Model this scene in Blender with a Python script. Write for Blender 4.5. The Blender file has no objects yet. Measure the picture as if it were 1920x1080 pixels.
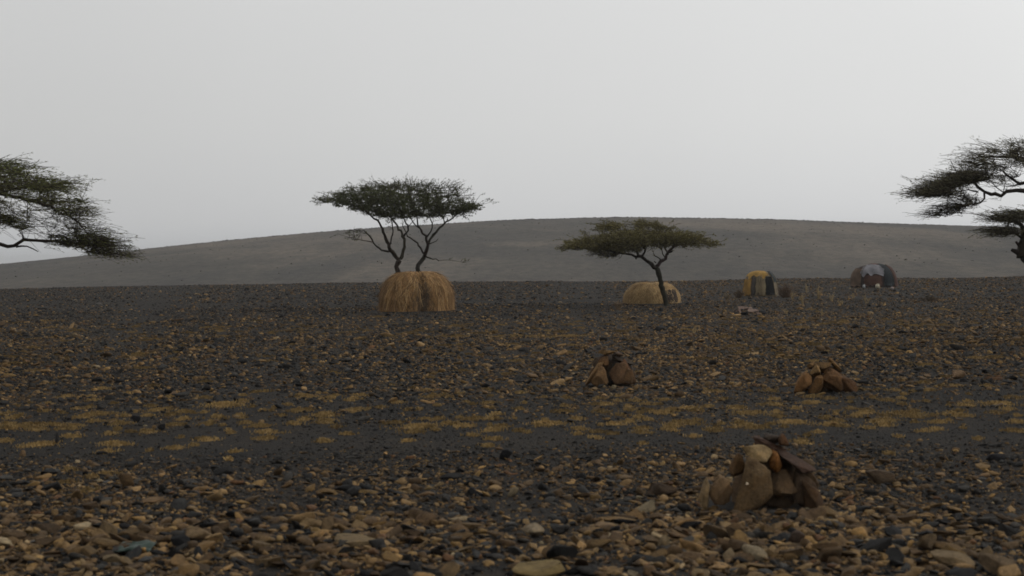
import bpy, bmesh, math, random
import numpy as np
from mathutils import Vector, Matrix, Euler, noise as mnoise

scene = bpy.context.scene
col = scene.collection
R = math.radians

# ------------------------------------------------------------------ camera
CAMZ, FPX, ROLL = 2.5, 3000.0, R(0.8)
PITCH = math.atan(60 / FPX)
cam_data = bpy.data.cameras.new('camera')
cam = bpy.data.objects.new('camera', cam_data)
col.objects.link(cam)
f_ = Vector((0, math.cos(PITCH), -math.sin(PITCH)))
u0 = Vector((0, math.sin(PITCH), math.cos(PITCH)))
r0 = Vector((1, 0, 0))
r_ = r0 * math.cos(ROLL) - u0 * math.sin(ROLL)
u_ = r0 * math.sin(ROLL) + u0 * math.cos(ROLL)
m = Matrix.Identity(4)
for i in range(3):
    m[i][0], m[i][1], m[i][2] = r_[i], u_[i], -f_[i]
m[2][3] = CAMZ
cam.matrix_world = m
cam_data.sensor_width = 36
cam_data.lens = 36 * FPX / 1920
cam_data.clip_start = 0.1
cam_data.clip_end = 30000
cam_data.dof.use_dof = True                 # long lens wide open, focused on the huts
cam_data.dof.focus_distance = 72.0
cam_data.dof.aperture_fstop = 2.8
scene.camera = cam

# ------------------------------------------------------------------ sky and sun
SUN_EL, SUN_AZ = R(45), R(75)            # azimuth from +Y, clockwise; veiled sun high to the right
world = bpy.data.worlds.new('World')
scene.world = world
world.use_nodes = True
wn = world.node_tree.nodes
wl = world.node_tree.links
bgn = wn['Background']
bgn.inputs['Strength'].default_value = 0.1
sky = wn.new('ShaderNodeTexSky')
sky.sky_type = 'NISHITA'
sky.sun_disc = False
sky.sun_elevation = SUN_EL
sky.sun_rotation = SUN_AZ
sky.dust_density = 4.0
hsv = wn.new('ShaderNodeHueSaturation')
hsv.inputs['Saturation'].default_value = 0.15
wl.new(sky.outputs['Color'], hsv.inputs['Color'])
tc = wn.new('ShaderNodeTexCoord')
nz = wn.new('ShaderNodeTexNoise')
nz.inputs['Scale'].default_value = 2.2
nz.inputs['Detail'].default_value = 3
nz.inputs['Roughness'].default_value = 0.45
wl.new(tc.outputs['Generated'], nz.inputs['Vector'])
# unbroken stratus: brighter towards the veiled sun, a little duller and bluer at the horizon, faint thicker parts
sdir = Vector((math.sin(SUN_AZ) * math.cos(SUN_EL), math.cos(SUN_AZ) * math.cos(SUN_EL), math.sin(SUN_EL)))


def wmath(op, *args):
    n = wn.new('ShaderNodeMath')
    n.operation = op
    for i, v in enumerate(args):
        if isinstance(v, (int, float)): n.inputs[i].default_value = v
        else: wl.new(v, n.inputs[i])
    return n.outputs[0]


nrm = wn.new('ShaderNodeVectorMath'); nrm.operation = 'NORMALIZE'
wl.new(tc.outputs['Generated'], nrm.inputs[0])
dotn = wn.new('ShaderNodeVectorMath'); dotn.operation = 'DOT_PRODUCT'
wl.new(nrm.outputs['Vector'], dotn.inputs[0]); dotn.inputs[1].default_value = sdir
lum = wmath('MULTIPLY_ADD', dotn.outputs['Value'], 0.47, 0.605)
lum = wmath('MAXIMUM', lum, 0.36)
lum = wmath('MULTIPLY', lum, wmath('MULTIPLY_ADD', nz.outputs['Fac'], 0.20, 0.90))
sepd = wn.new('ShaderNodeSeparateXYZ'); wl.new(nrm.outputs['Vector'], sepd.inputs[0])
rmp = wn.new('ShaderNodeValToRGB')
rmp.color_ramp.elements[0].position = 0.0
rmp.color_ramp.elements[0].color = (0.87, 0.89, 0.92, 1)
rmp.color_ramp.elements[1].position = 0.08
rmp.color_ramp.elements[1].color = (1.0, 1.005, 1.0, 1)
e = rmp.color_ramp.elements.new(0.022); e.color = (0.965, 0.972, 0.98, 1)
wl.new(sepd.outputs['Z'], rmp.inputs['Fac'])
sc10 = wn.new('ShaderNodeVectorMath')
sc10.operation = 'SCALE'
wl.new(wmath('MULTIPLY', lum, 10.0), sc10.inputs['Scale'])
wl.new(rmp.outputs['Color'], sc10.inputs[0])
mixs = wn.new('ShaderNodeMix')
mixs.data_type = 'RGBA'
mixs.inputs['Factor'].default_value = 0.9
wl.new(hsv.outputs['Color'], mixs.inputs['A'])
wl.new(sc10.outputs['Vector'], mixs.inputs['B'])
wl.new(mixs.outputs['Result'], bgn.inputs['Color'])

sun_data = bpy.data.lights.new('sun', 'SUN')
sun_data.energy = 0.5
sun_data.angle = R(30)
sun_data.color = (1.0, 0.96, 0.9)
sun = bpy.data.objects.new('sun', sun_data)
col.objects.link(sun)
sd = Vector((math.sin(SUN_AZ) * math.cos(SUN_EL), math.cos(SUN_AZ) * math.cos(SUN_EL), math.sin(SUN_EL)))
sun.rotation_euler = sd.to_track_quat('Z', 'Y').to_euler()

vs = scene.view_settings
vs.view_transform = 'Standard'
vs.look = 'None'
vs.exposure = 0.0
vs.gamma = 1.0
scene.render.engine = 'CYCLES'
scene.cycles.use_denoising = True
scene.cycles.filter_width = 1.7
scene.cycles.max_bounces = 6
scene.cycles.volume_bounces = 0

# ------------------------------------------------------------------ helpers
rng = np.random.default_rng(11)
rnd = random.Random(5)


def ray(px, py):
    return f_ + r_ * ((px - 960) / FPX) - u_ * ((py - 540) / FPX)


def P(px, py, D):
    """Point on the sight line through photo pixel px,py at D metres north of the camera."""
    v = ray(px, py)
    return Vector((0, 0, CAMZ)) + v * (D / v.y)


def G(px, py):
    v = ray(px, py)
    t = CAMZ / -v.z
    return Vector((0, 0, CAMZ)) + v * t


def vnoise(x, y, seed=0):
    """vectorised value noise, 0..1"""
    x = np.asarray(x, float); y = np.asarray(y, float)
    xi = np.floor(x).astype(np.int64); yi = np.floor(y).astype(np.int64)
    fx = x - xi; fy = y - yi
    fx = fx * fx * (3 - 2 * fx); fy = fy * fy * (3 - 2 * fy)

    def h(a, b):
        n = (a * 374761393 + b * 668265263 + seed * 974634777) & 0x7fffffff
        n = ((n ^ (n >> 13)) * 1274126177) & 0x7fffffff
        n = (n ^ (n >> 16)) & 0xffff
        return n / 65535.0
    return (h(xi, yi) * (1 - fx) + h(xi + 1, yi) * fx) * (1 - fy) + (h(xi, yi + 1) * (1 - fx) + h(xi + 1, yi + 1) * fx) * fy


def sstep(a, b, x):
    t = np.clip((np.asarray(x, float) - a) / (b - a), 0, 1)
    return t * t * (3 - 2 * t)


def gz(x, y):
    """height of the plain"""
    n = (vnoise(x / 4.0, y / 4.0, 1) - 0.5) * 0.07 + (vnoise(x / 17.0, y / 17.0, 2) - 0.5) * 0.16
    near = sstep(6, 14, y)
    edge = 150 + (vnoise(x / 14.0, np.asarray(y) * 0, 3) - 0.5) * 22
    drop = sstep(0, 75, np.asarray(y) - edge)
    return n * near * (1 - drop) - 4.0 * drop


def _vn(x, y, seed):
    xi, yi = math.floor(x), math.floor(y)
    fx, fy_ = x - xi, y - yi
    fx = fx * fx * (3 - 2 * fx); fy_ = fy_ * fy_ * (3 - 2 * fy_)

    def h(a, b):
        n = (a * 374761393 + b * 668265263 + seed * 974634777) & 0x7fffffff
        n = ((n ^ (n >> 13)) * 1274126177) & 0x7fffffff
        return ((n ^ (n >> 16)) & 0xffff) / 65535.0
    return (h(xi, yi) * (1 - fx) + h(xi + 1, yi) * fx) * (1 - fy_) + (h(xi, yi + 1) * (1 - fx) + h(xi + 1, yi + 1) * fx) * fy_


def gz1(x, y):
    """the same height for one point (on the level part of the plain)"""
    t = min(max((y - 6) / 8, 0), 1)
    return ((_vn(x / 4, y / 4, 1) - 0.5) * 0.07 + (_vn(x / 17, y / 17, 2) - 0.5) * 0.16) * t * t * (3 - 2 * t)


def tag(o, label=None, cat=None, group=None, kind=None):
    if label: o['label'] = label
    if cat: o['category'] = cat
    if group: o['group'] = group
    if kind: o['kind'] = kind
    return o


def empty(name, loc, rz=0):
    o = bpy.data.objects.new(name, None)
    o.empty_display_size = 0.3
    o.location = loc
    o.rotation_euler = (0, 0, rz)
    col.objects.link(o)
    return o


def link_mesh(name, me, mat, parent=None, smooth=False):
    o = bpy.data.objects.new(name, me)
    col.objects.link(o)
    if mat is not None and not me.materials:
        me.materials.append(mat)
    if parent is not None:
        o.parent = parent
    if smooth:
        me.polygons.foreach_set('use_smooth', np.ones(len(me.polygons), bool))
    return o


def np_mesh(name, verts, faces, colors=None):
    """verts (N,3), faces (M,k) arrays; colors (N,3) point colours"""
    verts = np.ascontiguousarray(verts, np.float32); faces = np.ascontiguousarray(faces, np.int32)
    me = bpy.data.meshes.new(name)
    n, k = faces.shape
    me.vertices.add(len(verts)); me.vertices.foreach_set('co', verts.ravel())
    me.loops.add(n * k); me.loops.foreach_set('vertex_index', faces.ravel())
    me.polygons.add(n)
    me.polygons.foreach_set('loop_start', np.arange(0, n * k, k, dtype=np.int32))
    me.polygons.foreach_set('loop_total', np.full(n, k, np.int32))
    if colors is not None:
        a = me.color_attributes.new('Col', 'FLOAT_COLOR', 'POINT')
        c4 = np.ones((len(verts), 4), np.float32); c4[:, :3] = colors
        a.data.foreach_set('color', c4.ravel())
    me.update(calc_edges=True)
    me.validate()
    return me


class MB:
    """collects tubes, ribbons and quads with point colours"""
    def __init__(s):
        s.v = []; s.f = []; s.c = []

    def tube(s, pts, rad, sides=6, color=(1, 1, 1), cap=True):
        b = len(s.v); n = len(pts)
        pts = [Vector(p) for p in pts]
        prev = None
        for i, p in enumerate(pts):
            t = (pts[min(i + 1, n - 1)] - pts[max(i - 1, 0)])
            if t.length < 1e-6: t = Vector((0, 0, 1))
            t.normalize()
            if prev is None:
                a = t.cross(Vector((0.31, 0.92, 0.17)))
                if a.length < 1e-3: a = t.cross(Vector((1, 0, 0)))
            else:
                a = prev - t * prev.dot(t)
                if a.length < 1e-4: a = t.cross(Vector((1, 0, 0)))
            a.normalize(); prev = a
            c = t.cross(a)
            r = rad[i]
            for k in range(sides):
                w = 2 * math.pi * k / sides
                s.v.append(p + a * (r * math.cos(w)) + c * (r * math.sin(w))); s.c.append(color)
        for i in range(n - 1):
            for k in range(sides):
                k2 = (k + 1) % sides
                s.f.append((b + i * sides + k, b + i * sides + k2, b + (i + 1) * sides + k2, b + (i + 1) * sides + k))
        if cap:
            s.f.append(tuple(b + k for k in reversed(range(sides))))
            s.f.append(tuple(b + (n - 1) * sides + k for k in range(sides)))

    def ribbon(s, pts, side, w0, w1, color):
        b = len(s.v); n = len(pts)
        for i, p in enumerate(pts):
            w = w0 + (w1 - w0) * i / max(1, n - 1)
            s.v.append(Vector(p) - side * (w / 2)); s.v.append(Vector(p) + side * (w / 2))
            s.c.append(color); s.c.append(color)
        for i in range(n - 1):
            s.f.append((b + 2 * i, b + 2 * i + 1, b + 2 * i + 3, b + 2 * i + 2))

    def grid(s, fn, nu, nv, color=(1, 1, 1)):
        b = len(s.v)
        for j in range(nv + 1):
            for i in range(nu + 1):
                s.v.append(Vector(fn(i / nu, j / nv))); s.c.append(color)
        for j in range(nv):
            for i in range(nu):
                a = b + j * (nu + 1) + i
                s.f.append((a, a + 1, a + nu + 2, a + nu + 1))

    def build(s, name, mat, parent=None, origin=None, smooth=True):
        o = Vector(origin) if origin is not None else Vector((0, 0, 0))
        me = bpy.data.meshes.new(name)
        me.from_pydata([tuple(p - o) for p in s.v], [], s.f)
        a = me.color_attributes.new('Col', 'FLOAT_COLOR', 'POINT')
        c4 = np.ones((len(s.v), 4), np.float32); c4[:, :3] = np.array(s.c, np.float32).reshape(-1, 3)
        a.data.foreach_set('color', c4.ravel())
        me.update()
        ob = link_mesh(name, me, mat, parent, smooth)
        ob.location = o if parent is None else (0, 0, 0)
        return ob


# ------------------------------------------------------------------ materials
def mat_new(name, rough=0.9):
    mt = bpy.data.materials.new(name)
    mt.use_nodes = True
    nt = mt.node_tree
    b = nt.nodes['Principled BSDF']
    b.inputs['Roughness'].default_value = rough
    b.inputs['Specular IOR Level'].default_value = 0.25
    return mt, nt, b


def N(nt, t, **kw):
    n = nt.nodes.new(t)
    for k, v in kw.items():
        if k in n.inputs: n.inputs[k].default_value = v
        else: setattr(n, k, v)
    return n


def mix(nt, fac, a, b, blend='MIX'):
    n = nt.nodes.new('ShaderNodeMix'); n.data_type = 'RGBA'; n.blend_type = blend
    for key, val in (('Factor', fac), ('A', a), ('B', b)):
        if isinstance(val, (int, float)): n.inputs[key].default_value = val
        elif isinstance(val, tuple): n.inputs[key].default_value = (*val, 1) if len(val) == 3 else val
        else: nt.links.new(val, n.inputs[key])
    return n.outputs['Result']


def ramp(nt, src, stops):
    n = nt.nodes.new('ShaderNodeValToRGB')
    e = n.color_ramp.elements
    while len(e) < len(stops): e.new(0.5)
    for i, (p, c) in enumerate(stops):
        e[i].position = p; e[i].color = (*c, 1) if len(c) == 3 else c
    nt.links.new(src, n.inputs['Fac'])
    return n.outputs['Color']


def bump(nt, b, height, strength=0.5, dist=0.02):
    n = N(nt, 'ShaderNodeBump'); n.inputs['Strength'].default_value = strength; n.inputs['Distance'].default_value = dist
    nt.links.new(height, n.inputs['Height']); nt.links.new(n.outputs['Normal'], b.inputs['Normal'])


def stone_material(name, source, scale):
    mt, nt, b = mat_new(name, 0.88)
    b.inputs['Specular IOR Level'].default_value = 0.15
    if source == 'attr':
        c = N(nt, 'ShaderNodeVertexColor', layer_name='Col').outputs['Color']
    else:
        c = N(nt, 'ShaderNodeObjectInfo').outputs['Color']
    t = N(nt, 'ShaderNodeTexCoord')
    n1 = N(nt, 'ShaderNodeTexNoise', Scale=scale, Detail=5.0, Roughness=0.6)
    n2 = N(nt, 'ShaderNodeTexNoise', Scale=scale * 5, Detail=4.0, Roughness=0.7)
    nt.links.new(t.outputs['Object'], n1.inputs['Vector']); nt.links.new(t.outputs['Object'], n2.inputs['Vector'])
    k = ramp(nt, n1.outputs['Fac'], [(0.3, (0.55, 0.52, 0.5)), (0.5, (1, 1, 1)), (0.72, (1.3, 1.2, 1.05))])
    k2 = ramp(nt, n2.outputs['Fac'], [(0.35, (0.7, 0.7, 0.7)), (0.65, (1.2, 1.2, 1.2))])
    c1 = mix(nt, 1.0, c, k, 'MULTIPLY')
    c2 = mix(nt, 1.0, c1, k2, 'MULTIPLY')
    nt.links.new(c2, b.inputs['Base Color'])
    bump(nt, b, n2.outputs['Fac'], 0.6, 0.25 / scale)
    return mt


M_ROCKS = stone_material('gravel_stone', 'attr', 14.0)
M_STONE = stone_material('loose_stone', 'obj', 1.6)
M_CAIRN = stone_material('cairn_stone', 'obj', 7.0)


def fibre_material(name, rough=0.9, translucent=0.0, noise_scale=3.0, lo=0.7, hi=1.25):
    mt, nt, b = mat_new(name, rough)
    c = N(nt, 'ShaderNodeVertexColor', layer_name='Col').outputs['Color']
    t = N(nt, 'ShaderNodeTexCoord')
    n1 = N(nt, 'ShaderNodeTexNoise', Scale=noise_scale, Detail=4.0)
    nt.links.new(t.outputs['Object'], n1.inputs['Vector'])
    k = ramp(nt, n1.outputs['Fac'], [(0.3, (lo,) * 3), (0.7, (hi,) * 3)])
    c1 = mix(nt, 1.0, c, k, 'MULTIPLY')
    nt.links.new(c1, b.inputs['Base Color'])
    if translucent:
        tr = N(nt, 'ShaderNodeBsdfTranslucent'); nt.links.new(c1, tr.inputs['Color'])
        ms = N(nt, 'ShaderNodeMixShader'); ms.inputs['Fac'].default_value = translucent
        nt.links.new(b.outputs['BSDF'], ms.inputs[1]); nt.links.new(tr.outputs['BSDF'], ms.inputs[2])
        nt.links.new(ms.outputs['Shader'], nt.nodes['Material Output'].inputs['Surface'])
    return mt


M_LEAF = fibre_material('acacia_leaf', 0.8, 0.25, 0.8, 0.7, 1.3)
M_BARK = fibre_material('acacia_bark', 0.95, 0, 6.0, 0.55, 1.3)
M_STRAW = fibre_material('straw', 0.85, 0.1, 2.0, 0.75, 1.2)
M_CLOTH = fibre_material('weathered_cloth', 0.9, 0, 2.6, 0.6, 1.25)
M_SAND = fibre_material('sandy_soil', 0.95, 0, 9.0, 0.65, 1.25)
M_PLASTIC = fibre_material('worn_plastic', 0.55, 0, 5.0, 0.8, 1.1)

# ------------------------------------------------------------------ ground: stony plain reaching the horizon
mt, nt, b = mat_new('basalt_gravel', 0.9)
t = N(nt, 'ShaderNodeTexCoord')
vo = N(nt, 'ShaderNodeTexVoronoi', Scale=16.0)
vo2 = N(nt, 'ShaderNodeTexVoronoi', Scale=45.0)
n1 = N(nt, 'ShaderNodeTexNoise', Scale=0.22, Detail=5.0, Roughness=0.6)
n2 = N(nt, 'ShaderNodeTexNoise', Scale=1.7, Detail=5.0, Roughness=0.65)
for n in (vo, vo2, n1, n2): nt.links.new(t.outputs['Object'], n.inputs['Vector'])
sp = N(nt, 'ShaderNodeSeparateColor'); nt.links.new(vo.outputs['Color'], sp.inputs[0])
sp2 = N(nt, 'ShaderNodeSeparateColor'); nt.links.new(vo2.outputs['Color'], sp2.inputs[0])
peb = ramp(nt, sp.outputs[0], [(0.0, (0.011, 0.011, 0.012)), (0.55, (0.020, 0.0195, 0.0195)), (0.8, (0.036, 0.030, 0.023)), (1.0, (0.085, 0.062, 0.038))])
peb2 = ramp(nt, sp2.outputs[0], [(0.0, (0.012, 0.012, 0.013)), (0.7, (0.023, 0.0225, 0.022)), (1.0, (0.058, 0.048, 0.036))])
pc = mix(nt, 0.55, peb, peb2)
soil = ramp(nt, n2.outputs['Fac'], [(0.35, (0.015, 0.0148, 0.015)), (0.6, (0.024, 0.022, 0.020)), (0.75, (0.050, 0.038, 0.025))])
base = mix(nt, 0.45, pc, soil)
big = ramp(nt, n1.outputs['Fac'], [(0.35, (0.70, 0.69, 0.67)), (0.65, (1.15, 1.02, 0.86))])
nt.links.new(mix(nt, 1.0, base, big, 'MULTIPLY'), b.inputs['Base Color'])
hh = N(nt, 'ShaderNodeMath', operation='ADD')
nt.links.new(vo.outputs['Distance'], hh.inputs[0]); nt.links.new(vo2.outputs['Distance'], hh.inputs[1])
inv = N(nt, 'ShaderNodeMath', operation='SUBTRACT'); inv.inputs[0].default_value = 1.0
nt.links.new(hh.outputs[0], inv.inputs[1])
bump(nt, b, inv.outputs[0], 0.9, 0.03)
b.inputs['Specular IOR Level'].default_value = 0.10      # dusty, matt gravel
M_GROUND = mt


def axis(spec):
    out = []
    for a, c, st in spec:
        out += list(np.arange(a, c, st))
    return np.array(out + [spec[-1][1]])


gx = axis([(-6000, -400, 700), (-400, -70, 15), (-70, 70, 0.9), (70, 400, 15), (400, 6000, 700)])
gy = axis([(-60, 4, 8), (4, 60, 0.8), (60, 160, 1.6), (160, 260, 5), (260, 900, 80), (900, 7000, 600)])
X, Y = np.meshgrid(gx, gy)
Z = gz(X, Y)
nx_, ny_ = len(gx), len(gy)
idx = np.arange(nx_ * ny_).reshape(ny_, nx_)
quads = np.stack([idx[:-1, :-1], idx[:-1, 1:], idx[1:, 1:], idx[1:, :-1]], -1).reshape(-1, 4)
ground = link_mesh('ground', np_mesh('ground', np.stack([X.ravel(), Y.ravel(), Z.ravel()], -1), quads), M_GROUND, smooth=True)
tag(ground, kind='structure')

# ------------------------------------------------------------------ hill
mt, nt, b = mat_new('hill_scree', 0.95)
t = N(nt, 'ShaderNodeTexCoord')
mp = N(nt, 'ShaderNodeMapping'); mp.inputs['Scale'].default_value = (1.0, 0.35, 1.0)
nt.links.new(t.outputs['Object'], mp.inputs['Vector'])
n1 = N(nt, 'ShaderNodeTexNoise', Scale=0.018, Detail=6.0, Roughness=0.62, Distortion=0.6)
n2 = N(nt, 'ShaderNodeTexNoise', Scale=0.5, Detail=6.0, Roughness=0.75)
for n in (n1, n2): nt.links.new(mp.outputs['Vector'], n.inputs['Vector'])
a_ = ramp(nt, n1.outputs['Fac'], [(0.36, (0.034, 0.032, 0.029)), (0.5, (0.054, 0.048, 0.040)), (0.64, (0.098, 0.082, 0.064))])
b_ = ramp(nt, n2.outputs['Fac'], [(0.35, (0.6, 0.6, 0.63)), (0.65, (1.4, 1.36, 1.3))])
nt.links.new(mix(nt, 1.0, a_, b_, 'MULTIPLY'), b.inputs['Base Color'])
bump(nt, b, n2.outputs['Fac'], 0.7, 0.6)
M_HILL = mt

CREST_Y = 600.0
prof = [(-1400, 560), (-600, 522), (-250, 506), (0, 497), (120, 485), (250, 470), (450, 449), (650, 430), (800, 421), (950, 412), (1150, 407), (1400, 410), (1650, 418), (1900, 426), (2150, 440), (2600, 470), (3400, 530)]
pxs = []; pzs = []
for px, py in prof:
    p = P(px, py, CREST_Y); pxs.append(p.x); pzs.append(p.z)
pxs = np.array(pxs); pzs = np.array(pzs)


def hz(x, y):
    c = np.interp(x, pxs, pzs)
    # smooth the profile a little
    c = (c + np.interp(x - 9, pxs, pzs) + np.interp(x + 9, pxs, pzs)) / 3
    up = np.clip((y - 205) / (CREST_Y - 205), 0, 1)
    up = np.where(up < 1, up * 0.72 + 0.28 * (up * up * (3 - 2 * up)), 1)
    down = sstep(0, 420, y - CREST_Y)
    n = (vnoise(x / 60, y / 85, 21) - 0.5) * 1.6 + (vnoise(x / 21, y / 40, 22) - 0.5) * 0.8 + (vnoise(x / 6, y / 12, 23) - 0.5) * 0.3
    amp = np.clip(up * (1 - up) * 4, 0.22, 1) * (1 - down)
    return -5.5 + (c + 5.5) * up * (1 - down) + n * amp


hx = axis([(pxs[0], -215, 12), (-215, 215, 3), (215, pxs[-1], 12)])
hy = axis([(205, 640, 4), (640, 1040, 25)])
X, Y = np.meshgrid(hx, hy)
Z = hz(X, Y)
nx_, ny_ = len(hx), len(hy)
idx = np.arange(nx_ * ny_).reshape(ny_, nx_)
quads = np.stack([idx[:-1, :-1], idx[:-1, 1:], idx[1:, 1:], idx[1:, :-1]], -1).reshape(-1, 4)
hill = link_mesh('hill', np_mesh('hill', np.stack([X.ravel(), Y.ravel(), Z.ravel()], -1), quads), M_HILL, smooth=True)
tag(hill, kind='structure')

# ------------------------------------------------------------------ rock shapes
def ico(sub):
    bm = bmesh.new()
    bmesh.ops.create_icosphere(bm, subdivisions=sub, radius=1.0)
    bm.verts.ensure_lookup_table()
    v = np.array([q.co[:] for q in bm.verts]); f = np.array([[q.index for q in fc.verts] for fc in bm.faces])
    bm.free()
    return v, f


ICO = {k: ico(k) for k in (1, 2, 3, 4)}


def rock_verts(seed, sub, planes=9, rough=0.05, boxy=0.75, cut=(0.55, 0.9)):
    """angular stone of about unit half-size: a boxy ball cut by random planes"""
    rg = np.random.default_rng(seed)
    v, f = ICO[sub]
    v = np.sign(v) * np.abs(v) ** boxy
    for _ in range(planes):
        n = rg.normal(size=3); n /= np.linalg.norm(n)
        d = rg.uniform(*cut)
        s = v @ n - d
        v = v - np.clip(s, 0, None)[:, None] * n
    if rough:
        off = rg.uniform(0, 100, 3)
        dn = np.array([mnoise.noise(Vector(q * 1.7 + off)) + 0.5 * mnoise.noise(Vector(q * 4.1 + off)) for q in v])
        v = v * (1 + rough * dn)[:, None]
    v = v / np.abs(v).max(0)
    return v, f


PAL = {
    'basalt': (0.017, 0.0162, 0.0155), 'grey': (0.037, 0.0345, 0.031), 'brown': (0.082, 0.053, 0.028),
    'tan': (0.162, 0.104, 0.048), 'ochre': (0.185, 0.115, 0.045), 'rust': (0.11, 0.058, 0.028), 'pale': (0.22, 0.165, 0.095),
}
PK = list(PAL)
PC = np.array([PAL[k] for k in PK])

low = [rock_verts(100 + i, 1, 6, 0.0, 0.85) for i in range(10)]
mid = [rock_verts(200 + i, 2, 12, 0.05, 0.8, (0.34, 0.8)) for i in range(14)]

# keep-out discs: cairns, huts, trunks
KEEP = [(G(1425, 950).x, 16.05, 0.46), (G(1143, 722).x, 31.3, 0.5), (G(1545, 738).x, 28.6, 0.5),
        (G(778, 588).x, 72.5, 2.3), (G(1226, 572).x, 79.8, 2.0), (G(1430, 557).x, 91, 1.6), (G(1645, 540).x, 110, 2.1), (G(1249, 575).x, 75.5, .5)]

# (near, far, count, median half size, spread, weights over PK, clumping)
SEG = [
    (11.5, 19.5, 24000, 0.0105, 0.40, (24, 18, 32, 20, 5, 1, 1)),
    (9.0, 12.5, 5200, 0.025, 0.58, (12, 7, 38, 32, 8, 3, 2)),
    (12.5, 15.2, 19000, 0.020, 0.62, (12, 7, 38, 32, 8, 3, 2)),
    (15.2, 18.8, 21000, 0.0175, 0.56, (22, 14, 32, 24, 6, 2, 1)),
    (18.8, 20.6, 7500, 0.016, 0.46, (38, 26, 22, 11, 4, 1, .5)),
    (20.6, 23.8, 6000, 0.012, 0.38, (54, 36, 6, 3, 2, 0.5, .3)),
    (23.8, 28.5, 10000, 0.018, 0.45, (36, 26, 20, 12, 7, 1, 1)),
    (28.5, 38, 22000, 0.028, 0.46, (26, 16, 32, 18, 7, 2, 1)),
    (38, 52, 24000, 0.032, 0.46, (20, 14, 33, 23, 9, 2, 1)),
    (52, 66, 17000, 0.033, 0.45, (20, 18, 28, 25, 7, 1, 2)),
    (66, 82, 16000, 0.035, 0.40, (28, 28, 25, 14, 4, 1, 1)),
    (82, 157, 34000, 0.048, 0.40, (24, 32, 25, 14, 4, 1, 1)),
]
sx, sy, ss, sk = [], [], [], []
for d0, d1, cnt, med, spread, w in SEG:
    k = int(cnt * 2.2)
    y = np.sqrt(rng.uniform(d0 * d0, d1 * d1, k)) + rng.normal(0, 0.25 + (d1 - d0) * 0.06, k)
    x = rng.uniform(-1, 1, k) * (0.36 * y + 2.5)
    cl = vnoise(x / (0.04 * y + .5), y / (0.12 * y + .6), 31) * 0.6 + vnoise(x / (0.15 * y), y / (0.3 * y), 32) * 0.4
    keep = (rng.uniform(0, 1, k) < sstep(0.22, 0.62, cl) * 0.9 + (0.34 if d1 < 20 else 0.26)) & (y > 8.8)
    x, y, cl = x[keep][:cnt], y[keep][:cnt], cl[keep][:cnt]
    s = med * np.exp(rng.normal(0, spread, len(x)))
    s = np.clip(s, med * 0.35, med * 5.0)
    w = np.array(w, float)
    warm = vnoise(x / (0.10 * y + .6), y / (0.16 * y + 1.0), 33)
    W = np.tile(w, (len(x), 1))
    W[:, 2:] *= (0.35 + 1.5 * warm ** 1.5)[:, None]
    W /= W.sum(1, keepdims=True)
    c = (W.cumsum(1) < rng.uniform(0, 1, (len(x), 1))).sum(1)
    sx.append(x); sy.append(y); ss.append(s); sk.append(np.clip(c, 0, 6))
sx, sy, ss, sk = map(np.concatenate, (sx, sy, ss, sk))
ok = np.ones(len(sx), bool)
for kx, ky, kr in KEEP:
    ok &= (sx - kx) ** 2 + ((sy - ky)) ** 2 > (kr + np.clip(3 * ss, 0, .4)) ** 2
sx, sy, ss, sk = sx[ok], sy[ok], ss[ok], sk[ok]
n = len(sx)
elong = rng.uniform(0.85, 1.9, n); flat = rng.uniform(0.22, 0.72, n)
yaw = rng.uniform(0, 6.283, n); t1 = rng.normal(0, 0.30, n); t2 = rng.normal(0, 0.30, n)
px_size = ss * elong / np.maximum(sy, 1)
inframe = (np.abs(sx) < 0.335 * sy) & (sy > 12.2)
rank = np.argsort(-(px_size * inframe))
single = np.zeros(n, bool); single[rank[:270]] = True
sz = gz(sx, sy)
tone = np.exp(rng.normal(0.0, 0.27, n)).clip(0.5, 1.7)
hue = rng.normal(0, 1, (n, 1)) * np.array([[0.03, 0.0, -0.04]])
scol = np.clip(PC[sk] * tone[:, None] * (1 + hue), 0.012, 0.5)


def rot_batch(yaw, a, b_):
    cy, sy_ = np.cos(yaw), np.sin(yaw); ca, sa = np.cos(a), np.sin(a); cb, sb = np.cos(b_), np.sin(b_)
    z = np.zeros_like(yaw); o = np.ones_like(yaw)
    Rz = np.stack([np.stack([cy, -sy_, z], -1), np.stack([sy_, cy, z], -1), np.stack([z, z, o], -1)], 1)
    Rx = np.stack([np.stack([o, z, z], -1), np.stack([z, ca, -sa], -1), np.stack([z, sa, ca], -1)], 1)
    Ry = np.stack([np.stack([cb, z, sb], -1), np.stack([z, o, z], -1), np.stack([-sb, z, cb], -1)], 1)
    return Rz @ Rx @ Ry


def batch_stones(name, sel, protos, sink=0.35):
    which = rng.integers(0, len(protos), len(sel))
    V, F, C = [], [], []
    base = 0
    for pi, (pv, pf) in enumerate(protos):
        g = sel[which == pi]
        if not len(g): continue
        S = np.stack([ss[g] * elong[g], ss[g], ss[g] * flat[g]], -1)
        pts = pv[None] * S[:, None, :]
        pts = np.einsum('nij,nkj->nki', rot_batch(yaw[g], t1[g], t2[g]), pts)
        pts += np.stack([sx[g], sy[g], sz[g] + ss[g] * flat[g] * (1 - 2 * sink)], -1)[:, None, :]
        k = pv.shape[0]
        V.append(pts.reshape(-1, 3)); C.append(np.repeat(scol[g], k, 0))
        F.append((pf[None] + (np.arange(len(g)) * k)[:, None, None] + base).reshape(-1, 3))
        base += len(g) * k
    o = link_mesh(name, np_mesh(name, np.concatenate(V), np.concatenate(F), np.concatenate(C)), M_ROCKS)
    return o


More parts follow.
